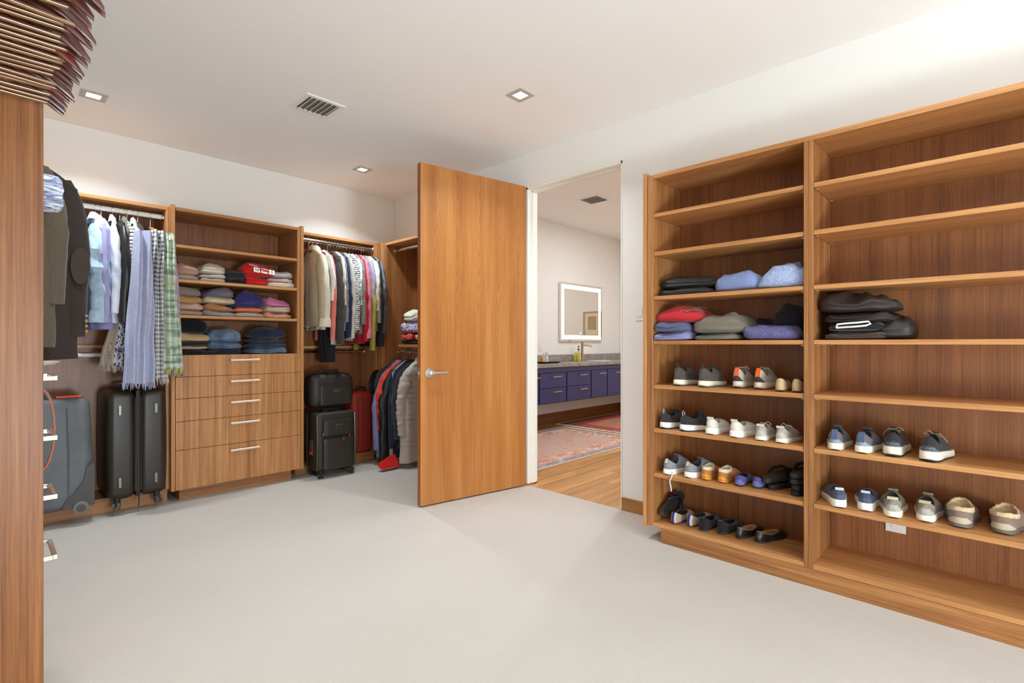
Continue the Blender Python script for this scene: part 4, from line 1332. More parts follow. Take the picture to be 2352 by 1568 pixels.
def shoe(name, label, cat, p, rotz, up, sole, L=.275, W=.104, z0h=.032, z0t=.024, hb=.072, hi=.085, side=.052, op=(.035, .44), opw=.30, lining=None,
         flare=1.06, tab=None, laces=None, outsole=None, patch=None, tongue=None, fur=None, group=None, mirror=1, low=False, pull=None, stripe=None, seed=0, ground=True, vamp=.055):
    t = thing(name, label, cat, p, rotz, group)
    n = 40
    out = [outline(2 * PI * k / n, L, W) for k in range(n)]
    zt = lambda x: z0h + (z0t - z0h) * min(1, x / (L * .55))
    spring = lambda x: 0.012 * max(0, (x / L - .78) / .22) ** 2 + 0.006 * max(0, (.10 - x / L) / .10) ** 2
    cxm = L * .5

    def sc(o, k):
        return (cxm + (o[0] - cxm) * (1 + (k - 1) * .45), o[1] * k)
    rings = []
    for k, f in ((flare * .97, 0), (flare * 1.02, .12), (flare * 1.01, .6), (flare * .985, .92), (flare * .95, 1.0)):
        rings.append([(sc(o, k)[0], sc(o, k)[1], spring(o[0]) * (1 - f) + zt(o[0]) * f) for o in out])
    MB().loft(rings).build('sole', sole, t)
    if outsole:
        r2 = [[(sc(o, k)[0], sc(o, k)[1], spring(o[0]) + dz) for o in out] for k, dz in ((flare * .95, -.001), (flare * 1.01, .0), (flare * 1.025, .007), (flare * .98, .008))]
        MB().loft(r2).build('outsole', outsole, t)
    # opening outline
    oc, ol = L * (op[0] + op[1]) / 2, L * (op[1] - op[0]) / 2
    ob = []
    for k in range(n):
        a = 2 * PI * k / n
        ox = oc + ol * math.cos(a)
        oy = W * opw * math.copysign(abs(math.sin(a)) ** .85, math.sin(a)) * (1 if math.cos(a) < 0 else .9)
        c_ = math.cos(a)
        if c_ < 0:
            oz = side + (hb - side) * (-c_) ** 1.6
        else:
            oz = side + (hi - side) * c_ ** 1.5
        ob.append((ox, oy, oz))
    ms = MB()
    rows = 9
    rg = []
    for i in range(rows + 1):
        s_ = i / rows
        ring = []
        for k in range(n):
            o = out[k]; b = ob[k]
            zb = zt(o[0]) - .003
            c_ = math.cos(2 * PI * k / n)
            if c_ > 0:
                f = s_ ** (1.0 + 0.9 * (1 - c_))
                g = math.sin(PI / 2 * s_) ** (0.80)
                g = g * (1 - .0) - 0.0
                # toe box height: quick rise then slope
                zz = zb + (b[2] - zb) * g
                lo = zb + (vamp - zb + .02) * math.sin(PI / 2 * min(1, s_ * 2.2))
                zz = zz * (1 - c_ * .5) + min(zz, lo + (b[2] - lo) * s_ ** 1.3) * c_ * .5
                x = o[0] + (b[0] - o[0]) * f; y = o[1] * .97 + (b[1] - o[1] * .97) * f
            else:
                f = s_ ** 1.7
                zz = zb + (b[2] - zb) * s_
                x = o[0] + (b[0] - o[0]) * f - .005 * math.sin(PI * s_) * (-c_); y = o[1] * .97 + (b[1] - o[1] * .97) * f
            ring.append((x, y, zz))
        rg.append(ring)
    ms.loft(rg, (False, False))
    ms.cur = 1
    ins = z0h + .006
    r3 = [rg[-1], [(oc + (b[0] - oc) * .93, b[1] * .86, b[2] + .001) for b in ob], [(oc + (b[0] - oc) * .88, b[1] * .80, b[2] - .012) for b in ob], [(oc + (b[0] - oc) * .9, b[1] * .9, min(ins, b[2] - .01)) for b in ob]]
    ms.loft(r3, (False, True))
    ms.build('upper', [up, lining or M['dark']], t)
    if tab:
        # heel tab follows the back line
        pts = []
        for i in range(rows + 1):
            s_ = i / rows
            kk = n // 2
            pts.append(rg[i][kk])
        lo_, w_, m_ = tab
        tp = [q for i, q in enumerate(pts) if i / rows >= lo_]
        tp.append((tp[-1][0] + .002, 0, tp[-1][2] + .004))
        MB().loft([[(q[0] - .0035, sy * w_ / 2, q[2]) for sy in (-1, -.5, .5, 1)] + [(q[0] + .002, sy * w_ / 2, q[2]) for sy in (1, -1)] for q in tp]).build('heel_tab', m_, t)
    if pull:
        b = ob[n // 2]
        MB().tube([(b[0] + .002, 0, b[2] - .012), (b[0] - .006, 0, b[2] + .008), (b[0] + .001, 0, b[2] + .022), (b[0] + .010, 0, b[2] + .014), (b[0] + .009, 0, b[2] - .004)], .0035, 6).build('pull_loop', pull, t)
    if patch:
        w_, h_, m_ = patch
        # counter patch over the lower heel
        rr = []
        for s_ in (0.05, .25, .45, h_):
            i = s_ * rows
            i0 = min(int(i), rows - 1); fr = i - i0
            row = []
            span = [k for k in range(n // 2 - 6, n // 2 + 7)]
            for k in span:
                qa, qb = Vector(rg[i0][k]), Vector(rg[i0 + 1][k])
                q = qa.lerp(qb, fr)
                kk = abs(k - n // 2) / 6
                sq = w_ * (1 - .45 * (s_ / h_) ** 2)
                yy = q.y
                row.append((k, q))
            keep = []
            for k, q in row:
                keep.append((q.x - .003, q.y * 1.03, q.z))
            m0 = len(keep) // 2
            hw_ = max(1, int(round(6 * w_ * (1 - .55 * (s_ / h_) ** 1.5))))
            mid = keep[m0 - hw_:m0 + hw_ + 1]
            # resample to 9 points
            res = []
            for a in range(9):
                f = a / 8 * (len(mid) - 1)
                b0 = min(int(f), len(mid) - 2)
                res.append(tuple(Vector(mid[b0]).lerp(Vector(mid[b0 + 1]), f - b0)))
            rr.append(res)
        MB().loft(rr, (False, False), closed=False).build('heel_patch', m_, t)
    if stripe:
        for yo, w_, m_ in stripe:
            pts = [rg[i][n // 2] for i in range(rows + 1)]
            MB().loft([[(q[0] - .003, yo + sy * w_ / 2, q[2]) for sy in (-1, 1)] + [(q[0] + .003, yo + sy * w_ / 2, q[2]) for sy in (1, -1)] for q in pts]).build('heel_stripe', m_, t)
    if tongue:
        MB().loft([[(L * x, W * y * k, z) for k in (-1, -.5, .5, 1)] + [(L * x + .004, W * y * k, z + .005) for k in (1, -1)] for x, y, z in ((.62, .13, vamp + .016), (.50, .17, hi - .002), (.43, .19, hi + .006), (.415, .16, hi + .009))]).build('tongue', tongue, t)
    if laces:
        m = MB()
        for k in range(5):
            xx = L * (.44 + .045 * k)
            zz = hi + .006 - (hi - vamp) * .24 * k * .9
            m.tube([(xx, -W * .20, zz - .008), (xx + .004, 0, zz + .004), (xx + .012, W * .20, zz - .010)], .0024, 5)
        m.tube([(L * .42, 0, hi + .006), (L * .40, W * .18 * mirror, hi + .018), (L * .44, W * .34 * mirror, hi + .004), (L * .47, W * .22 * mirror, hi)], .0022, 5)
        m.tube([(L * .42, 0, hi + .006), (L * .39, -W * .2 * mirror, hi + .01), (L * .43, -W * .36 * mirror, hi - .012), (L * .5, -W * .42 * mirror, hi - .03)], .002, 5)
        m.build('lace', laces, t)
    if fur:
        R = random.Random(seed)
        m = MB()
        rgs = []
        for k in range(n + 1):
            b = ob[k % n]
            rgs.append([(b[0] + (.009 + .004 * nz(k * .9, j, 0, seed)) * math.cos(2 * PI * j / 8) * (1 if j % 2 else .8), b[1] * (1 + .10 * math.cos(2 * PI * j / 8)) + .004 * nz(j, k * .7, 1, seed), b[2] + .003 + (.010 + .004 * nz(k * 1.1, j * .8, 2, seed)) * math.sin(2 * PI * j / 8)) for j in range(8)])
        m.loft(rgs, (False, False)).build('fur_collar', fur, t)
    return t


def heel(u, v, z, inset=.0):
    q = onz(u, v, z)
    return (max(SX + .012, q[0] + inset), q[1], z)


def pair(name, cat, labels, us, z, rots, **kw):
    for i in range(2):
        u, v = us[i]
        shoe(name, labels[i], cat, heel(u, v, z + .0), rots[i] + .13, mirror=1 if i else -1, seed=i + int(u), **kw)


cream = plain('cream_foam', (232, 222, 200), .7)
white = plain('white_foam', (238, 234, 224), .7)
grey_r = plain('grey_rubber', (84, 80, 78), .7)
blk_r = plain('dark_rubber', (38, 36, 35), .65)
z = .923
pair('sneaker', 'shoe', ['charcoal knit sneaker nearest the left side panel', 'charcoal knit sneaker, right one of its pair'], [(1552, 886), (1606, 890)], z, [-.10, -.12],
     up=F((100, 92, 84), 'marl', (66, 62, 60), 1.0), sole=cream, outsole=grey_r, z0h=.036, z0t=.026, hb=.106, hi=.104, side=.078, L=.29, lining=F((70, 66, 64)), pull=blk_r, tongue=F((58, 54, 52)), op=(.035, .42), flare=1.10)
pair('sneaker', 'shoe', ['beige running shoe with orange heel tab, left one', 'beige running shoe with orange heel tab, right one'], [(1692, 891), (1741, 894)], z, [-.05, -.12],
     up=F((196, 184, 166)), sole=cream, outsole=plain('mottled_outsole', (150, 96, 66), .7), z0h=.038, z0t=.028, hb=.108, hi=.098, side=.066, lining=F((140, 130, 118)), L=.285, W=.098,
     tab=(.42, .020, plain('orange_tab', (244, 98, 40), .6)), laces=F((214, 204, 188)), tongue=F((190, 178, 160)), patch=(.95, .30, F((70, 64, 64))))
pair('loafer', 'shoe', ['tan suede flat seen from behind, left one', 'tan suede flat seen from behind, touching the divider'], [(1791, 899), (1828, 901)], z, [.02, -.05],
     up=F((206, 176, 132)), sole=plain('tan_sole', (150, 116, 78), .6), z0h=.012, z0t=.010, hb=.066, hi=.056, side=.044, lining=F((40, 34, 30)), W=.084, L=.25, op=(.05, .56), flare=1.0, vamp=.045)
z = .666
pair('sneaker', 'shoe', ['black and grey sneaker with thick white sole at the shelf end', 'black and grey sneaker with thick white sole turned sideways'], [(1520, 985), (1566, 990)], z, [-.25, -.55],
     up=F((64, 62, 60), 'marl', (46, 45, 44)), sole=white, outsole=blk_r, z0h=.040, z0t=.028, hb=.094, hi=.090, side=.070, lining=F((44, 42, 42)), pull=F((150, 146, 140)), laces=F((30, 28, 28)), tongue=F((40, 38, 38)), flare=1.08)
pair('sneaker', 'shoe', ['off white plain sneaker, left one', 'off white plain sneaker, right one'], [(1630, 998), (1684, 1005)], z, [-.08, -.22],
     up=F((222, 214, 202)), sole=white, z0h=.036, z0t=.026, hb=.092, hi=.074, side=.058, lining=F((180, 172, 160)), W=.104, flare=1.10, tab=(.82, .034, F((206, 198, 184))))
pair('sneaker', 'shoe', ['pale grey wool low sneaker, left one', 'pale grey wool low sneaker, right one'], [(1742, 1014), (1791, 1018)], z, [-.02, -.18],
     up=F((190, 182, 168), 'marl', (154, 148, 138), 1.0), sole=cream, z0h=.026, z0t=.020, hb=.082, hi=.070, side=.054, lining=F((150, 142, 130)), W=.094, L=.255, tab=(.86, .036, F((206, 190, 166))), laces=F((220, 214, 204)), patch=(.9, .55, F((206, 200, 190), 'marl', (176, 170, 160))))
z = .401
pair('sneaker', 'shoe', ['light grey knit running shoe with dangling lace', 'light grey knit running shoe, right one'], [(1530, 1090), (1578, 1097)], z, [-.20, -.34],
     up=F((150, 150, 154), 'rows', (120, 122, 130), 1.4, None, .3), sole=white, z0h=.034, z0t=.026, hb=.088, hi=.090, side=.060, lining=F((70, 70, 78)), tab=(.6, .014, F((196, 194, 192))), tongue=F((108, 108, 122)), flare=1.08)
lc = thing('shoelace', 'white shoelace dangling over the shelf edge', 'shoelace', (0, 0, 0))
pts = [onx(1546, 1085, SX + .03), onx(1543, 1094, SX - .001), onx(1538, 1105, SX - .008), onx(1541, 1118, SX - .008), onx(1542, 1128, SX - .007)]
lc.location = pts[1]
MB().tube([tuple(Vector(q) - Vector(pts[1])) for q in pts], [.003, .003, .003, .0035, .0035], 6).build('cord', F((228, 222, 214)), lc)
fur = F((222, 204, 172), 'marl', (236, 222, 196), .6)
pair('slipper', 'slipper', ['tan moccasin slipper with fur collar, left one', 'tan moccasin slipper with fur collar, right one'], [(1618, 1103), (1655, 1109)], z, [-.06, -.16],
     up=F((190, 124, 62)), sole=plain('honey_sole', (204, 134, 48), .5), z0h=.018, z0t=.014, hb=.064, hi=.066, side=.056, lining=fur, fur=fur, W=.092, L=.25, flare=1.02, stripe=[(0, .04, F((60, 56, 120)))] if False else None, patch=(.85, .42, plain('amber_patch', (214, 142, 50), .45)))
pair('ballet_flat', 'shoe', ['violet blue ballet flat, left one', 'violet blue ballet flat, right one'], [(1696, 1117), (1735, 1121)], z, [.0, -.20],
     up=F((84, 82, 140)), sole=plain('flat_sole', (60, 50, 46), .6), z0h=.010, z0t=.008, hb=.058, hi=.038, side=.036, lining=F((40, 38, 50)), W=.086, L=.245, op=(.04, .66), opw=.36, flare=1.0, vamp=.036, patch=(.9, .6, F((112, 112, 172))))
z = .109
pair('ballet_flat', 'shoe', ['grey flat with blue heel stripe, left one', 'grey flat with blue heel stripe, right one'], [(1546, 1203), (1582, 1209)], z, [-.16, -.26],
     up=F((176, 162, 142)), sole=plain('flat_sole_olive', (84, 74, 52), .6), z0h=.012, z0t=.010, hb=.066, hi=.046, side=.040, lining=F((58, 48, 42)), W=.086, L=.25, op=(.04, .66), opw=.37, flare=1.0, vamp=.040,
     stripe=[(.0, .012, F((44, 48, 150))), (-.013, .011, F((226, 216, 196)))])
pair('ballet_flat', 'shoe', ['matte black flat, left one beside the striped pair', 'matte black flat, right one beside the striped pair'], [(1611, 1219), (1652, 1227)], z, [-.14, -.24],
     up=F((38, 34, 33)), sole=blk_r, z0h=.012, z0t=.010, hb=.072, hi=.046, side=.046, lining=F((20, 20, 26)), W=.09, L=.25, op=(.04, .66), opw=.36, flare=1.0, vamp=.042, tab=(.93, .03, F((64, 66, 140))))
pair('ballet_flat', 'shoe', ['shiny black ballet flat with tan insole, left one', 'shiny black ballet flat with tan insole, right one'], [(1694, 1237), (1738, 1246)], z, [-.30, -.42],
     up=F((34, 30, 30), rough=.3), sole=blk_r, z0h=.010, z0t=.008, hb=.056, hi=.038, side=.036, lining=F((178, 138, 92)), W=.084, L=.25, op=(.04, .74), opw=.38, flare=1.0, vamp=.036)


def flipflop(label, p, rotz, rot=None, sole_col=(40, 36, 34), edge=(70, 62, 56)):
    t = thing('flip_flop', label, 'sandal', p, rotz, None, rot)
    n = 36
    out = [outline(2 * PI * k / n, .265, .098) for k in range(n)]
    MB().loft([[(o[0], o[1] * k, zz) for o in out] for k, zz in ((.97, 0), (1, .003), (1, .018), (.96, .022))]).build('sole', [plain('flip_flop_rubber', sole_col, .6)], t)
    MB().loft([[(.13 + (o[0] - .13) * .93, o[1] * .9, zz) for o in out] for zz in (.0218, .0235)]).build('footbed', plain('flip_flop_footbed', edge, .6), t)
    m = MB()
    for s_ in (-1, 1):
        m.tube([(.195, 0, .023), (.188, s_ * .006, .040), (.165, s_ * .026, .052), (.125, s_ * .042, .046), (.095, s_ * .046, .022)], [.004, .006, .008, .009, .007], 8)
    m.build('strap', plain('flip_flop_strap', (28, 25, 24), .5), t)
    return t


z = .401
q = heel(1768, 1124, z)
flipflop('black flip flop lying under its twin beside the violet flats', (q[0], q[1], z), -.25)
flipflop('black flip flop resting on its twin beside the violet flats', (q[0] - .012, q[1] + .030, z + .034), -.42, rot=(0.1, -.08, -.42))
q = heel(1824, 1139, z)
for i, (dx, dy, an, lb) in enumerate([(0, 0, -.1, 'bottom black sandal of the tall stack by the divider'), (.004, -.002, -.14, 'second black sandal up in the stack by the divider'),
                                      (-.004, .004, -.2, 'third black sandal up in the stack by the divider'), (-.006, .006, -.25, 'top black sandal of the tall stack by the divider')]):
    flipflop(lb, (q[0] + dx, q[1] + dy, z + .0005 + i * .030), an, sole_col=(34 + 5 * i, 31 + 5 * i, 29 + 5 * i))
ff = onz(1518, 1196, .109)
flipflop('brown flip flop leaning on edge against the left side panel', (SX + .03, 1.443, .155), 0, rot=(1.25, -.28, -.05), sole_col=(70, 52, 40), edge=(30, 26, 24))

z = .666
pair('sneaker', 'shoe', ['grey blue trainer with suede tab, left one', 'grey blue trainer with suede tab, right one'], [(1916, 1034), (1978, 1041)], z, [-.05, -.16],
     up=F((110, 106, 108), 'marl', (94, 92, 98)), sole=cream, z0h=.034, z0t=.024, hb=.092, hi=.090, side=.062, lining=F((46, 48, 60)), tab=(.25, .024, F((78, 92, 116))), patch=(.95, .34, F((150, 158, 172))), flare=1.10, W=.098, tongue=F((80, 84, 96)), L=.28)
pair('sneaker', 'shoe', ['dark knit running shoe with chunky cream sole, left one', 'dark knit running shoe with chunky cream sole, right one'], [(2050, 1048), (2132, 1060)], z, [-.06, -.20],
     up=F((58, 54, 54), 'marl', (46, 44, 46)), sole=cream, outsole=blk_r, z0h=.044, z0t=.030, hb=.104, hi=.098, side=.066, lining=F((30, 28, 30)), patch=(.95, .42, F((112, 114, 122), 'rows', (64, 64, 70), 1.4, None, .4)), flare=1.16, W=.104, laces=F((176, 150, 116)), tongue=F((40, 36, 36)), L=.30)
z = .401
pair('sneaker', 'shoe', ['navy wool slip on with white sole, left one', 'navy wool slip on with white sole, right one'], [(1928, 1167), (1988, 1174)], z, [.20, -.04],
     up=F((62, 66, 84), 'marl', (86, 92, 112), .8), sole=white, z0h=.038, z0t=.026, hb=.088, hi=.074, side=.058, lining=F((36, 38, 52)), tab=(.86, .034, F((196, 198, 206))), flare=1.12, W=.098, patch=(.9, .5, F((96, 104, 126), 'marl', (80, 86, 106))))
pair('loafer', 'shoe', ['oatmeal wool lounger with cream sole, left one', 'oatmeal wool lounger with cream sole, right one'], [(2050, 1190), (2124, 1199)], z, [-.02, -.14],
     up=F((158, 148, 130), 'marl', (128, 120, 106), 1.0), sole=cream, z0h=.030, z0t=.022, hb=.086, hi=.088, side=.062, lining=F((50, 46, 44)), tab=(.80, .040, F((196, 182, 150))), flare=1.08, W=.10, op=(.04, .42), patch=(.95, .55, F((196, 192, 182), 'marl', (160, 156, 148))), tongue=F((150, 140, 124)))
fur2 = F((206, 178, 136), 'marl', (226, 202, 162), .6)
pair('slipper', 'slipper', ['taupe suede slipper with sheepskin lining, left one', 'taupe suede slipper with sheepskin lining, right one'], [(2204, 1213), (2300, 1227)], z, [-.12, -.26],
     up=F((140, 118, 106)), sole=plain('slipper_sole', (108, 96, 84), .7), z0h=.020, z0t=.016, hb=.074, hi=.088, side=.066, lining=fur2, fur=fur2, W=.124, L=.29, op=(.05, .46), opw=.34, flare=1.02, patch=(1.0, .5, F((196, 178, 156))))


# ================================================================== LUGGAGE
def rbox_rings(w, d, z0, z1, r, re, n=40, bulge=0.0, taper=0.0):
    """rounded-corner box standing on z0: rings of a rounded rectangle; r corner radius, re edge radius"""
    def ring(k, z):
        pts = []
        ww, dd, rr = w / 2 - k, d / 2 - k, max(.004, r - k * .5)
        for q in range(4):
            sx_, sy_ = ((1, 1), (-1, 1), (-1, -1), (1, -1))[q]
            for i in range(n // 4):
                a = PI / 2 * (q + i / (n // 4 - 1))
                pts.append((sx_ * (ww - rr) + rr * math.cos(a), sy_ * (dd - rr) + rr * math.sin(a), z))
        return pts
    out = []
    for i in range(6):
        a = PI / 2 * i / 5
        out.append(ring(re * (1 - math.sin(a)), z0 + re * (1 - math.cos(a))))
    for i in range(1, 8):
        q = i / 8
        k = -bulge * math.sin(PI * q) + taper * q
        out.append(ring(k, z0 + re + (z1 - z0 - 2 * re) * q))
    for i in range(6):
        a = PI / 2 * i / 5
        out.append(ring(taper + re * (1 - math.cos(a)), z1 - re + re * math.sin(a)))
    return out


def caster(parent, x, y, z0, r=.024, mat=None, rot=.4, z1=None):
    """double wheel with fork, bottom of the wheel at z0"""
    m = MB()
    c_, s_ = math.cos(rot), math.sin(rot)
    top = z1 if z1 is not None else z0 + r * 2.4
    wc = (x + c_ * r * .7, y + s_ * r * .7, z0 + r)
    m.tube([(x, y, top), (x, y, z0 + r * 2.0), (x + c_ * r * .3, y + s_ * r * .3, z0 + r * 1.75), (wc[0], wc[1], wc[2])], [r * .75, r * .8, r * .62, r * .4], 10)
    o = m.build('caster', M['black'], parent)
    for sd in (-1, 1):
        w_ = MB()
        cy = (wc[0] - s_ * sd * r * .55, wc[1] + c_ * sd * r * .55, wc[2])
        ring = []
        for off, rr in ((-.32, .86), (-.26, 1.0), (.26, 1.0), (.32, .86), (.32, .5), (.2, .42)):
            ring.append([(cy[0] - s_ * off * r + c_ * rr * r * math.cos(2 * PI * k / 20), cy[1] + c_ * off * r + s_ * rr * r * math.cos(2 * PI * k / 20), cy[2] + rr * r * math.sin(2 * PI * k / 20)) for k in range(20)])
        w_.loft(ring)
        w_.build('wheel', mat or M['black'], o)
    return o


blkshell = plain('black_brown_shell', (44, 33, 23), .4)
blknylon = fabric((44, 36, 26), 'marl', (34, 28, 21), 1.6, None, .6, .5)
trimm = plain('dark_trim', (58, 50, 42), .3)
steel = plain('gunmetal', (128, 122, 114), .35, .8)
# large dark clamshell suitcase, left bay
x0, x1 = ony(246, 1000, 4.29)[0], ony(384, 1000, 4.29)[0]
zb, zt_ = .103, ony(300, 893, 4.40)[2]
t = thing('suitcase', 'large dark brown hardside suitcase left of the drawers under the scarves', 'suitcase', ((x0 + x1) / 2, 4.505, zb))
W_ = x1 - x0
D_ = .43
split = W_ * .12
for nm, a, b in (('shell', -W_ / 2, -split * .1 - .004), ('shell', split * .1 + .004, W_ / 2)):
    r_ = [[(p[0] + (a + b) / 2, p[1], p[2]) for p in q] for q in rbox_rings(b - a, D_, 0, zt_ - zb, .045, .05, bulge=.004)]
    MB().loft(r_).build(nm, blkshell, t)
zz = MB().box(-.012, .012, -D_ / 2 + .006, D_ / 2 - .01, .01, zt_ - zb - .004).build('zip_strip', M['black'], t, smooth=False)
for sx_ in (-1, 1):
    MB().tube([(sx_ * .016, -D_ / 2 - .001, .05), (sx_ * .016, -D_ / 2 - .002, (zt_ - zb) * .5), (sx_ * .016, -D_ / 2 - .001, zt_ - zb - .05)], .004, 6).build('rib', trimm, t)
    for zc in (.12, (zt_ - zb) * .82):
        MB().box(sx_ * W_ * .30 - .010, sx_ * W_ * .30 + .010, -D_ / 2 - .012, -D_ / 2 - .001, zc - .035, zc + .035, c=.004).build('bumper', steel, t, smooth=False)
    c1 = caster(t, sx_ * W_ * .33, -D_ / 2 + .03, -.062, .024, grey_r, rot=-1.9 if sx_ < 0 else -1.2, z1=.02)
MB().tube([(-.09, -.02, zt_ - zb - .004), (-.085, -.02, zt_ - zb + .018), (.0, -.02, zt_ - zb + .024), (.085, -.02, zt_ - zb + .018), (.09, -.02, zt_ - zb - .004)], .011, 10).build('carry_handle', M['black'], t)
MB().tube([(-.0, -D_ / 2 - .006, .05), (.003, -D_ / 2 - .012, -.01), (.001, -D_ / 2 - .010, -.06)], .004, 6).build('zip_pull', plain('navy_cord', (38, 36, 78), .7), t)
# slate blue soft suitcase at far left
x1 = ony(214, 1000, 4.28)[0]
zt2 = ony(190, 912, 4.34)[2]
t = thing('suitcase', 'slate grey blue soft suitcase with black wheel guard at far left', 'suitcase', (x1 - .20, 4.50, .103))
slate = fabric((92, 96, 98), 'denim', (106, 110, 112), .7, None, .5, .55)
hb_ = zt2 - .103
r_ = rbox_rings(.40, .46, 0, hb_, .05, .045, bulge=.006, taper=.012)
MB().loft(r_).build('body', slate, t)
MB().tube([(.075, -.232, .03), (.078, -.237, hb_ * .5), (.07, -.226, hb_ - .06)], .0035, 6).build('seam', fabric((92, 98, 102)), t)
gp = [(.205, .26), (.19, .275), (.165, .255), (.15, .17), (.11, .10), (.06, .05), (.045, .0), (.205, .0)]
ga = [(p[0] * 1.0, -.242, p[1] + .012) for p in gp]
gb = [(p[0] * .985, -.222, p[1] + .012) for p in gp]
MB().loft([gb, ga]).build('wheel_guard', plain('charcoal_guard', (66, 60, 54), .45), t, smooth=False)
wl = MB()
wl.cyl((.135, -.252, .012), .040, .028, 'y', 26)
wo = wl.build('wheel', plain('grey_tyre', (108, 110, 104), .6), t)
MB().cyl((.135, -.267, .012), .024, .006, 'y', 20).build('wheel_hub', plain('hub', (70, 66, 60), .5), wo)
MB().tube([(-.12, -.16, hb_ - .012), (-.10, -.17, hb_ + .035), (-.03, -.17, hb_ + .045), (.0, -.16, hb_ - .012)], [.018, .022, .020, .016], 10).build('carry_handle', slate, t)
tg = thing('luggage_tag', 'orange luggage tag lying on the slate suitcase', 'tag', (x1 - .115, 4.36, .103 + hb_ + .001))
MB().box(-.065, .065, -.03, .03, .0, .014, c=.004).build('tag_plate', plain('orange_tag_plate', (216, 70, 30), .5), tg, smooth=False)
MB().tube([(-.065, 0, .008), (-.09, .01, .012), (-.11, .02, .03)], .003, 6).build('loop', M['black'], tg)
tk = thing('wrap', 'crumpled clear plastic and black tag on the slate suitcase handle', 'tag', (x1 - .25, 4.37, .103 + hb_ + .046))
rg = [[(.03 * math.sin(PI * q / 6) * math.cos(2 * PI * k / 12) * (1 + .3 * nz(k, q, 0)), .02 * math.sin(PI * q / 6) * math.sin(2 * PI * k / 12), -.012 + .024 * q / 6 + .006 * nz(k, q, 3)) for k in range(12)] for q in range(7)]
MB().loft(rg).build('folds', plain('grey_wrap', (150, 140, 130), .4), tk)
# tan leather strap of a bag behind the side panel
bg = thing('handbag', 'bag with tan leather handle peeking past the side panel', 'bag', (ony(99, 960, 3.4)[0] - .012, 3.4, 0.0))
by = bg.location.y
pts = []
for i in range(13):
    a = -PI / 2 + PI * i / 12
    pts.append((.056 * math.cos(a) - .002, 0, .742 + .205 * math.sin(a)))
rings = []
for i, p in enumerate(pts):
    d_ = (Vector(pts[min(i + 1, 12)]) - Vector(pts[max(0, i - 1)])).normalized()
    nrm = Vector((0, 1, 0)); b_ = d_.cross(nrm)
    P_ = Vector(p)
    rings.append([P_ + nrm * sx_ * .011 + b_ * sy_ * .004 for sx_, sy_ in ((-1, -1), (1, -1), (1, 1), (-1, 1))])
MB().loft(rings).build('handle', plain('tan_leather', (190, 84, 34), .45), bg)
r_ = [[(p[0] - .14, p[1], p[2]) for p in q] for q in rbox_rings(.26, .16, .0, .72, .03, .03)]
MB().loft(r_).build('body', plain('brown_leather', (94, 58, 36), .55), bg)

# carry-on in front of the right bay
fxa, fxb = 1.985, 2.345
t = thing('suitcase', 'black ballistic carry-on suitcase standing on the carpet right of the drawers', 'suitcase', ((fxa + fxb) / 2, 4.31, 0))
W_, D_, H_ = fxb - fxa, .22, .565
MB().loft(rbox_rings(W_, D_, .062, H_, .035, .03)).build('body', blknylon, t)
MB().loft([[(p[0] + .012, p[1] * .25 - D_ / 2 - .004, p[2]) for p in q] for q in rbox_rings(W_ * .80, .05 * 4, .075, .345, .05, .012)]).build('front_pocket', blknylon, t)
MB().loft([[(p[0] + .012, p[1] * .25 - D_ / 2 - .004, p[2]) for p in q] for q in rbox_rings(W_ * .80, .05 * 4, .36, .50, .05, .012)]).build('front_pocket', blknylon, t)
for sx_ in (-1, 1):
    xx = sx_ * (W_ / 2 - .006)
    MB().tube([(xx, -D_ / 2 + .012, .075), (xx, -D_ / 2 + .004, .30), (xx, -D_ / 2 + .012, H_ - .02), (xx - sx_ * .02, -D_ / 2 + .06, H_ - .004)], .011, 8).build('edge_trim', trimm, t)
    MB().tube([(xx, D_ / 2 - .02, .075), (xx, D_ / 2 - .015, .30), (xx, D_ / 2 - .02, H_ - .02)], .009, 8).build('edge_trim', trimm, t)
    caster(t, sx_ * (W_ / 2 - .045), -D_ / 2 + .035, .0, .026, M['black'], rot=-2.0 if sx_ < 0 else -.6, z1=.07)
    caster(t, sx_ * (W_ / 2 - .045), D_ / 2 - .035, .0, .026, M['black'], rot=.9, z1=.07)
MB().tube([(-W_ * .37, -D_ / 2 - .032, .352), (W_ * .42, -D_ / 2 - .032, .352)], .004, 6).build('zip', M['black'], t)
pl_ = MB().box(-.028, .028, -D_ / 2 - .034, -D_ / 2 - .028, .425, .462, c=.003).build('logo_plate', steel, t, smooth=False)
MB().box(-.023, .023, -D_ / 2 - .036, -D_ / 2 - .033, .430, .457, c=.002).build('plate_face', plain('plate_face', (52, 46, 40), .35), pl_, smooth=False)
for xx, zc, mt in ((-W_ * .40, .39, steel), (-W_ * .36, .33, steel), (W_ * .12, .335, steel), (W_ * .28, .355, plain('red_pull', (150, 30, 24), .5))):
    MB().box(xx - .007, xx + .007, -D_ / 2 - .040, -D_ / 2 - .031, zc - .014, zc + .010, c=.002).build('zip_pull', mt, t, smooth=False)
MB().box(-W_ / 2 - .006, -W_ / 2 + .001, -.03, .03, .20, .33, c=.002).build('side_tag', plain('dark_tag', (70, 56, 48), .5), t, smooth=False)
MB().box(-W_ / 2 - .0075, -W_ / 2 - .005, -.03, .03, .20, .225, c=.001).build('tag_tip', plain('red_tip', (196, 60, 40), .5), t, smooth=False)
MB().tube([(-.07, 0, H_ - .004), (-.06, 0, H_ + .014), (.06, 0, H_ + .014), (.07, 0, H_ - .004)], .009, 8).build('carry_handle', M['black'], t)
